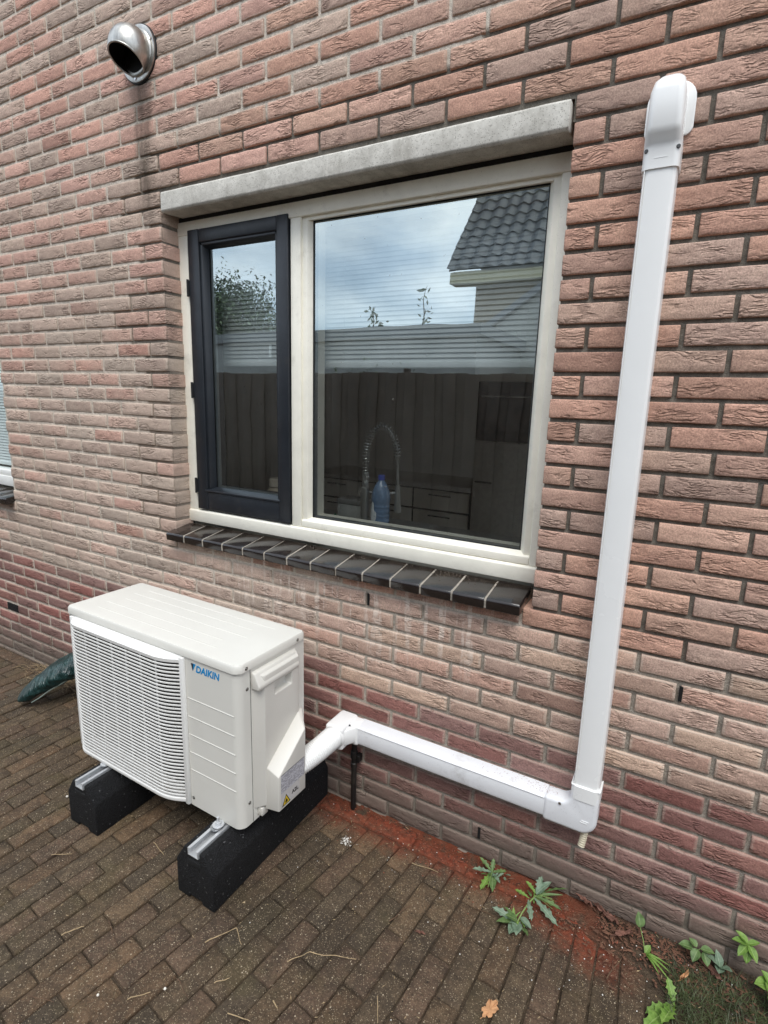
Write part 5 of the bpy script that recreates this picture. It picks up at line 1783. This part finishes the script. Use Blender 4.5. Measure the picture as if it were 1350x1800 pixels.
# low flat-roofed garage
gar = empty("garage", (-5.6, -7.5, 0))
tag(gar, "low grey flat-roofed garage beyond the fence mirrored in the glass", "garage")
M_GRW = plain("garage_wall", rgb(150, 150, 148), .9, nscale=6)
MB().box(-3.6, 3.05, -1.4, 1.42, 0, 2.55).build("wall", M_GRW, gar)
MB().box(-3.7, 3.15, -1.5, 1.5, 2.552, 2.72).build("roof_edge", plain("roof_trim", rgb(120, 122, 124), .7), gar)
for px_ in (-0.8, 0.15):
    MB().tube([(px_, 1.53, 2.3), (px_, 1.53, 2.5)], .03, 10).build("lamp", plain("lamp_white", rgb(220, 220, 216), .5), gar)

# neighbouring house with tiled roof
nh = empty("neighbour_house", (0.0, -12, 0))
tag(nh, "house with a dark tiled roof mirrored in the upper right of the glass", "house")
M_NB = plain("neighbour_brick", rgb(150, 136, 116), .9, nscale=20, namp=.2)
M_FAS = plain("fascia_cream", rgb(206, 196, 160), .6)
M_RT = plain("roof_tile", rgb(66, 68, 74), .55, nscale=14, namp=.35)
# house coordinates are relative to (0, -12, 0); eave at y=-10 -> +2
MB().box(-4.24, 6.0, -6.0, 1.62, 0, 4.25).build("wall", M_NB, nh)
MB().add([(-4.24, 1.6, 4.25), (-4.24, -6, 4.25), (-4.24, -2.2, 8.9), (-4.23, 1.6, 4.25), (-4.23, -6, 4.25), (-4.23, -2.2, 8.9)], [(0, 1, 2), (3, 5, 4)]).build("gable", M_NB, nh)
MB().box(-4.68, 6.2, 1.63, 2.0, 4.13, 4.36).build("fascia", M_FAS, nh, bevel=.01)
MB().box(-3.3, -2.3, 1.6, 1.65, 2.5, 3.6).build("window", plain("dark_glass", rgb(60, 66, 72), .1), nh)
slope_u = Vector((0, -1.72, 2.1)).normalized()
rt = MB()
TW, TL = 0.30, 0.34
roof_n = slope_u.cross(Vector((-1, 0, 0))).normalized()
if roof_n.z < 0:
    roof_n = -roof_n
e0 = Vector((0, 2.06, 4.37))
for r_ in range(16):
    xx = -4.72
    while xx < 6.2:
        base = e0 + slope_u * (r_ * TL)
        pts = []
        for j in range(2):
            for i in range(7):
                a = i / 6
                hgt = 0.035 * math.cos(a * 2 * math.pi) + (0.03 if j == 0 else 0.0)
                p = Vector((xx + a * TW, 0, 0)) + base + slope_u * (j * (TL + 0.05)) + roof_n * (hgt + 0.05)
                p.x = xx + a * TW
                pts.append(p)
        low = [p - roof_n * 0.03 for p in pts[:7]]
        o = len(rt.v)
        rt.add(pts + low, [(i, i + 1, 8 + i, 7 + i) for i in range(6)] + [(14 + i, 15 + i, i + 1, i) for i in range(6)])
        xx += TW
rt.build("roof_tiles", M_RT, nh, kind="stuff")
rtop = e0 + slope_u * 5.6
MB().add([(-4.70, e0.y, e0.z), (6.2, e0.y, e0.z), (6.2, rtop.y, rtop.z), (-4.70, rtop.y, rtop.z)], [(0, 1, 2, 3)]).build("roof_deck", M_RT, nh)
MB().add([(-4.70, -6.2, 4.2), (6.2, -6.2, 4.2), (6.2, rtop.y, rtop.z), (-4.70, rtop.y, rtop.z)], [(0, 1, 2, 3)]).build("rear_roof", M_RT, nh)
# lean-to in front of it
ln = empty("lean_to", (-1.6, -9.0, 0))
tag(ln, "pale lean-to with a sloping roof beside the neighbouring house", "shed")
MB().prism([(-2.2, 0), (-2.2, 2.45), (-0.6, 3.55), (2.2, 3.55), (2.2, 0)], 'y', -0.6, 0.6).build("wall", plain("lean_wall", rgb(168, 166, 160), .9), ln)
MB().prism([(-2.35, 2.40), (-2.35, 2.50), (-0.62, 3.70), (2.3, 3.70), (2.3, 3.60), (-0.58, 3.58)], 'y', -0.7, 0.7).build("roof", plain("lean_roof", rgb(120, 122, 126), .7), ln)

# tree: trunk, limbs and a leafy crown
def leaf_material(name, c0, c1):
    mt, nt, bs = new_mat(name)
    pos = nt.n('ShaderNodeNewGeometry').outputs['Position']
    nt.t.links.new(nt.ramp(nt.noise(pos, 9, 4), .3, .7, c0, c1), bs.inputs['Base Color'])
    bs.inputs['Roughness'].default_value = 0.55
    bs.inputs['Subsurface Weight'].default_value = 0.0
    return mt
M_TREE = leaf_material("tree_leaf", rgb(44, 62, 34), rgb(84, 104, 54))
M_BARK = plain("bark", rgb(80, 68, 56), .9, nscale=30, namp=.3)
tr = empty("garden_tree", (-10.1, -7.6, 0.0))
tag(tr, "leafy green tree mirrored in the casement glass", "tree")
tb = MB()
tb.tube([(0, 0, 0), (0.05, 0.02, 1.2), (-0.05, 0.05, 2.2), (0.05, 0, 3.4)], [.16, .13, .10, .04], 10)
tips = []
for k in range(16):
    a = k * 2.4
    z0_ = 1.6 + 1.6 * (k / 16)
    L_ = 2.0 - 0.7 * (k / 16)
    e = Vector((math.cos(a) * L_, math.sin(a) * L_, z0_ + 0.7 + 0.3 * random.random()))
    tb.tube([(0, 0, z0_), (e.x * .5, e.y * .5, z0_ + .45), tuple(e)], [.06, .04, .012], 6)
    tips.append(e)
    tips.append(e * .62 + Vector((0, 0, 1.0)))
tips += [Vector((-.5 - .16 * k_ , .3 * math.sin(k_ * 2.1), 1.7 + .17 * k_ % 1.9)) for k_ in range(12)] + [Vector((.5, .2, 1.9)), Vector((.9, 0, 2.3)), Vector((.2, .2, 1.7))]
tips += [Vector((0.1, 0, 3.7)), Vector((-.3, .3, 3.5)), Vector((.4, -.3, 3.4)), Vector((0, .5, 2.9)), Vector((0.3, -.4, 2.5))]
tb.build("trunk", M_BARK, tr, smooth=True)
cr = MB()
for e in tips:
    for k in range(1100):
        p = e + Vector((random.gauss(0, .36), random.gauss(0, .36), random.gauss(0, .26)))
        s = random.uniform(.032, .065)
        q = Matrix.Rotation(random.uniform(0, 6.3), 3, 'Z') @ Matrix.Rotation(random.uniform(-1.1, 1.1), 3, 'X')
        pts = [p + q @ Vector(v) for v in ((-s * .5, 0, 0), (0, -s, 0), (s * .5, 0, 0.008), (0, s, 0))]
        o = len(cr.v)
        cr.v += [tuple(v) for v in pts]
        cr.f.append((o, o + 1, o + 2, o + 3))
cr.build("crown", M_TREE, tr)
# creeper sprigs above the garage edge and a bush behind the fence
def sprig(loc, h, n, label):
    s = empty("creeper_sprig", loc)
    tag(s, label, "plant")
    pth = [(0.02 * math.sin(t * 7) + .03 * t, 0, t * h) for t in np.linspace(0, 1, 12)]
    MB().tube(pth, [.012 * (1 - t * .8) for t in np.linspace(0, 1, 12)], 6).build("stem", M_BARK, s, smooth=True)
    l = MB()
    for k in range(n):
        t = random.random()
        p = Vector(pth[int(t * 11)]) + Vector((random.gauss(0, .06 + .22 * max(0, .35 - t)), random.gauss(0, .05), random.gauss(0, .03)))
        sz = random.uniform(.03, .06)
        q = Matrix.Rotation(random.uniform(0, 6.3), 3, 'Y') @ Matrix.Rotation(random.uniform(-1, 1), 3, 'Z')
        l.add([p + q @ Vector(v) for v in ((-sz * .4, 0, 0), (0, 0, -sz), (sz * .4, 0, 0), (0, 0, sz))], [(0, 1, 2, 3)])
    l.build("foliage", M_TREE, s)
    return s
sprig((-4.33, -6.05, 2.70), 0.34, 34, "low creeper sprig above the garage roof edge")
sprig((-3.42, -6.05, 2.70), 0.62, 22, "tall thin creeper sprig above the garage roof edge")
bs_ = empty("garden_bush", (-3.5, -4.35, 0))
tag(bs_, "green bush peeping over the fence top", "bush")
MB().tube([(0, 0, 0), (0, 0, 1.4), (.05, 0, 1.8)], [.03, .02, .01], 6).build("stem", M_BARK, bs_)
bl = MB()
for k in range(900):
    p = Vector((random.gauss(0, .28), random.gauss(0, .1), 1.62 + abs(random.gauss(0, .17)) - .05))
    sz = random.uniform(.02, .045)
    q = Matrix.Rotation(random.uniform(0, 6.3), 3, 'Z') @ Matrix.Rotation(random.uniform(-1.2, 1.2), 3, 'X')
    bl.add([p + q @ Vector(v) for v in ((-sz * .5, 0, 0), (0, -sz, 0), (sz * .5, 0, 0), (0, sz, 0))], [(0, 1, 2, 3)])
bl.build("foliage", M_TREE, bs_)

# ------------------------------------------------------------------ weeds along the wall
def weed_leaf_material(name, c0, c1, vein):
    mt, nt, bs = new_mat(name)
    pos = nt.n('ShaderNodeNewGeometry').outputs['Position']
    uv = nt.n('ShaderNodeUVMap', uv_map='uv').outputs['UV']
    su = nt.n('ShaderNodeSeparateXYZ', ins={'Vector': uv})
    c = nt.ramp(nt.noise(pos, 60, 4), .3, .7, c0, c1)
    mid = nt.math('SUBTRACT', 1.0, nt.sstep(nt.math('ABSOLUTE', su.outputs['X']), 0.02, 0.12))
    c = nt.mix(nt.math('MULTIPLY', mid, 0.6), c, vein)
    nt.t.links.new(c, bs.inputs['Base Color'])
    bs.inputs['Roughness'].default_value = 0.5
    tr_ = nt.n('ShaderNodeBsdfTranslucent', ins={'Color': c1})
    nt.t.links.new(c, tr_.inputs['Color'])
    mx = nt.n('ShaderNodeMixShader', ins={0: 0.25})
    out = [n for n in nt.t.nodes if n.type == 'OUTPUT_MATERIAL'][0]
    nt.t.links.new(bs.outputs[0], mx.inputs[1])
    nt.t.links.new(tr_.outputs[0], mx.inputs[2])
    nt.t.links.new(mx.outputs[0], out.inputs['Surface'])
    nt.t.links.new(nt.bump(nt.noise(pos, 180, 3), 0.6, 0.002), bs.inputs['Normal'])
    return mt
M_LEAF_G = weed_leaf_material("weed_leaf", rgb(78, 104, 56), rgb(116, 142, 86), rgb(152, 170, 120))
M_LEAF_B = weed_leaf_material("weed_leaf_blue", rgb(98, 122, 98), rgb(142, 162, 138), rgb(172, 186, 158))
M_LEAF_Y = weed_leaf_material("weed_leaf_fresh", rgb(92, 128, 50), rgb(136, 168, 82), rgb(168, 192, 118))
M_STEM = plain("weed_stem", rgb(128, 150, 88), .5, nscale=40)

def leaf(parent, p, yaw, pitch, L, w, mat, shape='oval', curl=0.3, roll=0.0, name="leaf"):
    """one leaf: midrib fold, outline by shape, drooping by curl"""
    n = 14
    vs, uvs, fs = [], [], []
    for i in range(n + 1):
        t = i / n
        if shape == 'oval':
            ww = math.sin(math.pi * min(1, t * 1.02) ** 0.85) ** 0.8 if 0 < t < 1 else 0
        elif shape == 'lobed':
            ww = (0.22 + 0.95 * math.sin(math.pi * min(1, t * .62 + .02)) ** 1.3) * (0.74 + 0.26 * math.cos(i * 2.1)) * (1 - t ** 5) 
        else:      # spear
            ww = (1 - t) ** .7 * min(1, t * 6) 
        ww *= w / 2
        z = -curl * L * t * t * .5
        x = L * t
        for s in (-1, -.5, 0, .5, 1):
            vs.append(Vector((x, s * ww, z + abs(s) * ww * .35 + .05 * w * noi(t * 5, s * 2, L * 77))))
            uvs.append((s, t))
    for i in range(n):
        for k in range(4):
            a = i * 5 + k
            fs.append((a, a + 1, a + 6, a + 5))
    M = Matrix.Rotation(yaw, 3, 'Z') @ Matrix.Rotation(-pitch, 3, 'Y') @ Matrix.Rotation(roll, 3, 'X')
    me = bpy.data.meshes.new(name)
    me.from_pydata([tuple(M @ v + Vector(p)) for v in vs], [], fs)
    ul = me.uv_layers.new(name='uv')
    for lp in me.loops:
        ul.data[lp.index].uv = uvs[lp.vertex_index]
    me.materials.append(mat)
    me.shade_smooth()
    o = bpy.data.objects.new(name, me)
    COL.objects.link(o)
    o.parent = parent
    return o
def stem(parent, pts, r=0.0016):
    return MB().tube(pts, [r * (1 - .4 * k / (len(pts) - 1)) for k in range(len(pts))], 6).build("stem", M_STEM, parent, smooth=True)

# small lobed weed growing at the foot of the wall
wA = empty("lobed_weed", (-0.03, -0.045, 0.012))
tag(wA, "small lobed green weed at the wall foot nearest the unit", "weed", "weeds along the wall")
for yaw, pt, L, w, m_, sh_ in ((215, 25, .085, .035, M_LEAF_B, 'lobed'), (262, 8, .10, .040, M_LEAF_Y, 'lobed'), (290, 5, .085, .042, M_LEAF_G, 'oval'), (160, 30, .07, .03, M_LEAF_G, 'lobed'), (20, 25, .06, .03, M_LEAF_G, 'lobed'), (320, 15, .06, .024, M_LEAF_B, 'lobed'), (100, 55, .05, .03, M_LEAF_G, 'lobed')):
    leaf(wA, (0, 0, 0.004), R(yaw), R(pt), L, w * .78, m_, sh_, .3)
stem(wA, [(0, 0, -.01), (0.002, -.01, .012), (0.006, -.04, .018), (0.01, -.08, .012)])
for k in range(12):
    leaf(wA, (random.uniform(-.02, .05), random.uniform(-.04, .02), .004), random.uniform(0, 6.3), R(random.uniform(5, 60)), random.uniform(.018, .04), random.uniform(.008, .016), random.choice((M_LEAF_G, M_LEAF_B)), 'lobed', .4)
# large sowthistle-like weed: two rosettes joined by a lying stem
wB = empty("sprawling_weed", (0.115, -0.075, 0.01))
tag(wB, "large sprawling weed with a long stem and blue green leaves on the pavers", "weed", "weeds along the wall")
stem(wB, [(0.02, .035, -.005), (.012, .0, .025), (0.0, -.05, .035), (-.012, -.10, .03), (-.02, -.135, .015)], .0035)
for (px_, py_, pz_, yaw, pt, L, w, m_, sh_) in (
        (-.02, -.135, .012, 250, 18, .062, .050, M_LEAF_B, 'oval'), (-.02, -.135, .012, 205, 15, .075, .055, M_LEAF_G, 'oval'), (-.02, -.13, .012, 175, 22, .095, .040, M_LEAF_B, 'lobed'),
        (-.02, -.13, .014, 290, 18, .060, .050, M_LEAF_B, 'oval'), (-.02, -.125, .016, 225, 40, .055, .040, M_LEAF_G, 'oval'), (-.015, -.11, .02, 320, 12, .055, .034, M_LEAF_B, 'oval'), (-.02, -.13, .015, 150, 30, .06, .035, M_LEAF_G, 'lobed'),
        (-.005, -.03, .034, 190, 25, .055, .028, M_LEAF_Y, 'lobed'), (-.005, -.04, .036, 300, 10, .085, .036, M_LEAF_B, 'lobed'),
        (.012, 0, .026, 350, 15, .10, .030, M_LEAF_G, 'lobed'), (.012, .01, .024, 60, 38, .075, .045, M_LEAF_B, 'oval'), (.015, .02, .022, 100, 48, .06, .045, M_LEAF_B, 'lobed'), (.012, .01, .02, 20, 25, .10, .022, M_LEAF_G, 'spear'), (.01, -.01, .026, 330, 6, .12, .040, M_LEAF_B, 'lobed'), (.01, .01, .028, 160, 40, .05, .03, M_LEAF_Y, 'lobed'), (.02, .02, .02, 35, 30, .11, .03, M_LEAF_G, 'lobed')):
    leaf(wB, (px_, py_, pz_), R(yaw + random.uniform(-12, 12)), R(pt), L, w * .74, m_, sh_, .35, R(random.uniform(-25, 25)))
for k in range(22):
    near = k % 2
    leaf(wB, (random.uniform(-.01, .07), random.uniform(-.02, .045), .006) if near else (random.uniform(-.06, .01), random.uniform(-.15, -.1), .006), random.uniform(0, 6.3), R(random.uniform(0, 50)), random.uniform(.02, .05), random.uniform(.008, .018), random.choice((M_LEAF_G, M_LEAF_B, M_LEAF_Y)), random.choice(('lobed', 'spear')), .4)
for k in range(6):
    a = random.uniform(-.6, 1.6)
    stem(wB, [(.012, .0, .012), (.012 + .03 * math.cos(a), .03 * math.sin(a) * .6, .03), (.012 + .08 * math.cos(a), .06 * math.sin(a) * .6, .022)], .0012)
# single-leaf weed on a long stalk
wC = empty("stalked_weed", (0.455, -0.085, 0.015))
tag(wC, "lone round leaf on a tall pale stalk beside the brown litter", "weed", "weeds along the wall")
stem(wC, [(0, 0, -.005), (-.012, .012, .04), (-.026, .022, .075)], .0022)
leaf(wC, (-.026, .022, .075), R(120), R(62), .048, .034, M_LEAF_G, 'oval', .2)
for yaw, pt, L, w in ((335, 14, .085, .014), (322, 10, .095, .013), (350, 16, .075, .012), (60, 50, .03, .022), (310, 8, .07, .012)):
    leaf(wC, (0, 0, .006), R(yaw), R(pt), L, w, M_LEAF_Y, 'spear' if w < .02 else 'oval', .4)
# heart-leaved seedling against the wall
wD = empty("seedling", (0.575, -0.03, 0.02))
tag(wD, "pale green seedling with paired leaves low against the wall", "weed", "weeds along the wall")
stem(wD, [(0, 0, 0), (.006, -.004, .035), (.02, -.004, .055)], .0018)
for px_, pz_, yaw, pt, L, w in ((0, .045, 185, 5, .045, .036), (.012, .05, 250, -20, .045, .03), (.02, .055, 10, 8, .042, .03), (.028, .05, 300, -30, .04, .03), (.008, .055, 150, 30, .03, .026)):
    leaf(wD, (px_, -.006, pz_), R(yaw), R(pt), L, w, M_LEAF_G, 'oval', .35)
wE = empty("wall_weed", (0.70, -0.012, 0.13))
tag(wE, "bright green weed with drooping leaves rooted in a wall joint at the right", "weed", "weeds along the wall")
stem(wE, [(0, .01, 0), (0, -.01, .01), (.006, -.02, -.02)], .0018)
for yaw, pt, L, w in ((195, 15, .050, .028), (230, -25, .052, .026), (265, -45, .055, .03), (300, -15, .05, .026), (160, 35, .045, .026), (20, 30, .035, .022), (255, -65, .045, .026)):
    leaf(wE, (0, -.012, .008), R(yaw), R(pt), L, w, M_LEAF_Y, 'oval', .3)
wF = empty("broad_weed", (0.775, -0.055, 0.02))
tag(wF, "broad bright green leaves at the right edge above the grass", "weed", "weeds along the wall")
stem(wF, [(0, 0, 0), (-.005, 0, .04), (-.02, -.005, .06)], .0022)
for yaw, pt, L, w in ((200, 15, .06, .05), (290, -15, .105, .075), (240, 30, .05, .04), (150, 40, .05, .035)):
    leaf(wF, (-.01, -.004, .055), R(yaw), R(pt), L, w, M_LEAF_Y, 'oval', .3)
wG = empty("dandelion_weed", (0.535, -0.19, 0.0))
tag(wG, "upright toothed dandelion leaves at the bottom edge beside the grass", "weed", "weeds along the wall")
for yaw, pt, L, w in ((238, 10, .13, .046), (252, 26, .10, .040), (120, 50, .06, .03), (222, 8, .09, .034)):
    leaf(wG, (0, 0, .004), R(yaw), R(pt), L, w, M_LEAF_Y, 'lobed', .3)
wH = empty("grey_weed", (0.645, -0.03, 0.02))
tag(wH, "small dull grey green weed between the seedling and the wall weed", "weed", "weeds along the wall")
for yaw, pt, L, w in ((200, 50, .06, .034), (260, 35, .055, .03), (320, 45, .05, .028), (120, 60, .05, .028)):
    leaf(wH, (0, 0, .01), R(yaw), R(pt), L, w, M_LEAF_B, 'oval', .3)

for w_ in (wA, wB, wC, wD, wE, wF, wH):
    w_.scale = (.86, .86, .86)
# grass tuft in the corner: uncountable blades
M_GRASS = leaf_material("grass_blade", rgb(44, 54, 32), rgb(84, 94, 56))
gs = MB()
for k in range(2300):
    x = 0.52 + abs(random.gauss(0, .20))
    y = -0.04 - abs(random.gauss(0, .13))
    if x > 1.25 or y < -.55:
        continue
    if x < 0.50 and random.random() < .75:
        continue
    if (x - 0.5) < 0.10 and y > -0.09 and random.random() < .8:
        continue
    a = random.uniform(0, 6.28)
    hh = random.uniform(.015, .060)
    ln_ = random.uniform(.01, .055)
    w = random.uniform(.0007, .0016)
    dx, dy = math.cos(a), math.sin(a)
    o = len(gs.v)
    z = 0.0
    pts = []
    for t in (0, .5, 1):
        cx_, cy_ = x + dx * ln_ * t ** 1.6, y + dy * ln_ * t ** 1.6
        cz_ = z + hh * (t - .35 * t * t)
        ww = w * (1 - t * .85)
        pts += [(cx_ - dy * ww, cy_ + dx * ww, cz_), (cx_ + dy * ww, cy_ - dx * ww, cz_)]
    gs.v += pts
    gs.f += [(o, o + 1, o + 3, o + 2), (o + 2, o + 3, o + 5, o + 4)]
tag(gs.build("grass", M_GRASS, kind="stuff"), "thin dark grass spreading in the bottom right corner", None)

# ------------------------------------------------------------------ litter
M_STRAW = plain("straw", rgb(168, 146, 112), .85, nscale=90, namp=.35)
M_TWIG = plain("twig", rgb(96, 74, 56), .9, nscale=60, namp=.4)
def pix_to_ground(px_, py_, z=0.004):
    d = np.array([(px_ - 675) / 955.85, -(py_ - 900) / 955.85, 1.0]) @ RM
    t = (z - CAMN[2]) / d[2]
    return CAMN + t * d
# the twigs and straws one can pick out, where they lie
twigs = [((108, 1643), (148, 1627), .0016, 'straw', "pale straw left of the front foot's paving joint"),
         ((360, 1656), (416, 1630), .0015, 'straw', "pale straw in front of the right foot"), ((416, 1630), (424, 1660), .0012, 'straw', "short straw angled beside the one at the right foot"),
         ((224, 1756), (264, 1743), .0014, 'straw', "straw near the bottom left with a cross piece"), ((376, 1727), (404, 1718), .0013, 'straw', "short straw above the two white pebbles"),
         ((480, 1758), (488, 1772), .0018, 'straw', "short thick pale splinter at the bottom middle"), ((505, 1690), (545, 1672), .0012, 'straw', "curved dry stalk end on a reddish paver"),
         ((545, 1672), (625, 1686), .0012, 'straw', "dry stalk running right from the little twig knot"), ((190, 1616), (206, 1662), .0014, 'twig', "dark forked twig left of centre on the paving"),
         ((400, 1780), (440, 1794), .0014, 'straw', "straw on the chalky paver at the bottom"), ((664, 1750), (664, 1797), .0012, 'straw', "upright thin straw at the bottom edge"),
         ((724, 1516), (770, 1532), .0014, 'straw', "straw beside the red dusted border"), ((614, 1478), (618, 1520), .0014, 'twig', "twig lying near the right foot's rear"),
         ((52, 1750), (95, 1760), .0013, 'twig', "brown twig at the bottom left corner"), ((836, 1594), (870, 1612), .0014, 'twig', "brown twig left of the sprawling weed"),
         ((684, 1618), (720, 1592), .0016, 'twig', "little bundle twig on a paver joint"), ((312, 1720), (330, 1752), .0013, 'twig', "thin twig at the bottom left of centre"),
         ((1066, 1720), (1100, 1672), .0018, 'twig', "twig standing in the soil by the stalked weed"), ((270, 1480), (288, 1502), .0014, 'straw', "bent straw between the two rubber feet"),
         ((90, 1502), (126, 1500), .0013, 'straw', "straw left of the left rubber foot")]
for k, (a, b, r_, kind_, lab) in enumerate(twigs):
    A, B = pix_to_ground(*a, .007), pix_to_ground(*b, .007)
    pts = []
    L_ = np.linalg.norm(B - A)
    for t in np.linspace(0, 1, 8):
        p = A + (B - A) * t
        p = p + np.array([noi(t * 2.2, k, 1), noi(t * 2.2, k, 5), 0]) * L_ * .05
        p[2] = 0.005 + 0.004 * abs(noi(t * 3, k, 9))
        pts.append(tuple(p))
    tag(MB().tube(pts, [r_ * (1.1 - .4 * t) for t in np.linspace(0, 1, 8)], 6).build("straw" if kind_ == 'straw' else "twig", M_STRAW if kind_ == 'straw' else M_TWIG, smooth=True), lab, "twig", "twigs and straws on the paving")
# fine litter: sand grains, chaff, crumbs of mortar (uncountable)
def litter(name, mat, n, fx, smin, smax, flat, label):
    m_ = MB()
    for k in range(n):
        x, y = fx()
        s = random.uniform(smin, smax)
        a = random.uniform(0, 6.3)
        l = s * random.uniform(1, flat)
        dx, dy = math.cos(a), math.sin(a)
        z = 0.003
        if x > .3:
            z += .02 * float(np.interp(y, [-.28, 0], [0, 1]))
        o = len(m_.v)
        m_.v += [(x - dx * l, y - dy * l, z), (x + dy * s, y - dx * s, z), (x + dx * l, y + dy * l, z), (x - dy * s, y + dx * s, z), (x, y, z + s * .9)]
        m_.f += [(o, o + 1, o + 4), (o + 1, o + 2, o + 4), (o + 2, o + 3, o + 4), (o + 3, o, o + 4)]
    tag(m_.build(name, mat, kind="stuff"), label, None)
litter("chaff", M_STRAW, 900, lambda: (random.uniform(-2.6, .7), -abs(random.gauss(0.05, .5))), .0006, .0016, 6, "fine straw chaff scattered over the paving")
litter("mortar_crumbs", plain("crumb_white", rgb(222, 218, 210), .9, nscale=200), 150, lambda: (random.choice((random.uniform(-.7, .8), random.gauss(.3, .2))), -abs(random.gauss(.06, .22))), .0008, .0024, 1.4, "white crumbs of mortar and paint on pavers and soil")
litter("brick_crumbs", plain("crumb_red", rgb(140, 82, 62), .9, nscale=200, namp=.4), 700, lambda: (random.uniform(-.7, .55), -abs(random.gauss(.0, .07))), .0008, .003, 1.5, "reddish brick crumbs along the wall foot")
litter("wood_mulch", plain("mulch", rgb(104, 72, 54), .9, nscale=90, namp=.5), 900, lambda: (random.gauss(.48, .16), -abs(random.gauss(.02, .07)) - .012), .0012, .0045, 3.5, "brown bark and leaf crumbs in the soil by the wall")
litter("soil_crumbs", plain("soil_crumb", rgb(52, 43, 35), .95, nscale=200, namp=.5), 2600, lambda: (random.uniform(-3, .9), random.choice((-abs(random.gauss(0, .03)), -abs(random.gauss(.1, .5))))), .0008, .0026, 1.4, "dark soil crumbs in the paving joints")
# dry straw tangle at the foot of the wall left of the bundle
tg = MB()
for k in range(170):
    x, y = random.gauss(-2.55, .16), -abs(random.gauss(.02, .05)) - .012
    a = random.uniform(0, 6.3)
    L_ = random.uniform(.03, .13)
    tg.tube([(x, y, .006), (x + L_ * .5 * math.cos(a), min(-.004, y + L_ * .3 * math.sin(a)), random.uniform(.006, .03)), (x + L_ * math.cos(a), min(-.004, y + L_ * .5 * math.sin(a)), random.uniform(.004, .02))], .0008, 4)
for k in range(7):
    x = -2.3 + .08 * k * random.uniform(.5, 1)
    tg.tube([(x, -.03, .0), (x + .03, -.02, .12), (x + .11, -.012, .21 + .03 * (k % 3)), (x + .2, -.03, .19)], .0009, 4)
tag(tg.build("dry_grass", M_STRAW, kind="stuff"), "tangle of dry grass at the wall foot beside the green bundle", None)
# fallen leaves
def flat_leaf(name, px_, py_, size, mat, lab, lobes=5, rot=0.0, lift=.004):
    c = pix_to_ground(px_, py_, .008)
    n = 40
    vs = [(0, 0, .006)]
    for k in range(n):
        t = 2 * math.pi * k / n
        r_ = size * (.62 + .38 * abs(math.cos(lobes * t / 2)) ** .7) * (1.15 if math.cos(t) > .5 else .92)
        vs.append((r_ * math.cos(t) * 1.15, r_ * (.72 if lobes > 4 else .36) * math.sin(t), .005 + (.010 if lobes > 4 else .022) * abs(noi(math.cos(t) * 3 + px_, math.sin(t) * 3, 3))))
    m_ = MB().add(vs, [(0, k + 1, (k + 1) % n + 1) for k in range(n)])
    m_.tube([(-size * .8, 0, .003), (-size * 1.35, .1 * size, .005)], .0009, 5)
    o = m_.build(name, mat, smooth=True, angle=80)
    o.location = (c[0], c[1], lift)
    o.rotation_euler = (0, 0, rot)
    tag(o, lab, "leaf", "fallen leaves")
    return o
M_OAK = plain("dry_leaf_tan", rgb(190, 142, 100), .8, nscale=60, namp=.25, bump=.002)
M_BRL = plain("dry_leaf_brown", rgb(122, 84, 70), .8, nscale=45, namp=.5, bump=.004)
flat_leaf("fallen_leaf", 860, 1776, .026, M_OAK, "tan lobed oak leaf at the bottom middle", 6, R(70))
flat_leaf("fallen_leaf", 738, 1640, .013, M_BRL, "small pinkish brown leaf scrap on the centre pavers", 3, R(10))
flat_leaf("fallen_leaf", 1022, 1590, .030, M_BRL, "reddish brown leaf against the wall right of the sprawling weed", 3, R(-30), .03)
flat_leaf("fallen_leaf", 1062, 1618, .034, M_BRL, "long brown leaf lying on the red dust by the wall", 2, R(-25), .03)
flat_leaf("fallen_leaf", 1092, 1652, .026, M_BRL, "crumpled red brown leaf left of the stalked weed", 3, R(40), .026)
flat_leaf("fallen_leaf", 1200, 1726, .018, M_OAK, "tan dry leaf in the mulch above the dandelion", 2, R(60), .02)
flat_leaf("fallen_leaf", 1236, 1700, .040, M_BRL, "torn brown leaf in front of the grass", 2, R(-40), .02)
# two white pebbles
for px_, py_, s_, lab in ((290, 1738, .004, "larger white pebble at the bottom left"), (172, 1749, .0036, "small round white pebble at the bottom left"), (118, 1400, .005, "white chip left of the left rubber foot")):
    c = pix_to_ground(px_, py_, .006)
    mb_ = MB().lathe([(0, -.8 * s_), (.7 * s_, -.6 * s_), (s_, 0), (.8 * s_, .5 * s_), (0, .75 * s_)], (c[0], c[1], .006), (.2, .1, 1), 9)
    tag(mb_.build("pebble", plain("pebble_white", rgb(226, 220, 208), .7), smooth=True), lab, "pebble", "white pebbles")
# chalky crumbs heap beside the foot
c = pix_to_ground(608, 1478, .006)
hp_ = MB()
for k in range(60):
    x, y = c[0] + random.gauss(0, .010), c[1] + random.gauss(0, .010)
    s = random.uniform(.001, .0032)
    hp_.add([(x - s, y, .004), (x + s * .6, y - s, .004), (x + s, y + s, .004), (x, y, .004 + s * 1.4)], [(0, 1, 3), (1, 2, 3), (2, 0, 3)])
tag(hp_.build("lime_crumbs", plain("crumb_white", rgb(222, 218, 210), .9), kind="stuff"), "little heap of white lime crumbs beside the right foot", None)

du = MB()
for k in range(150):
    x = 0.155 - abs(random.gauss(0, .13))
    y = -random.uniform(.004, .05)
    z = HZ1 + (.0046 if x > .118 else .0006)
    r_ = random.uniform(.0004, .0012)
    du.add([(x - r_, y, z), (x + r_ * .6, y - r_, z), (x + r_ * .8, y + r_, z), (x, y, z + r_ * 1.2)], [(0, 1, 3), (1, 2, 3), (2, 0, 3)])
tag(du.build("brick_dust", plain("crumb_red", rgb(140, 82, 62), .9), kind="stuff"), "brick dust grains lying on the horizontal trunking", None)
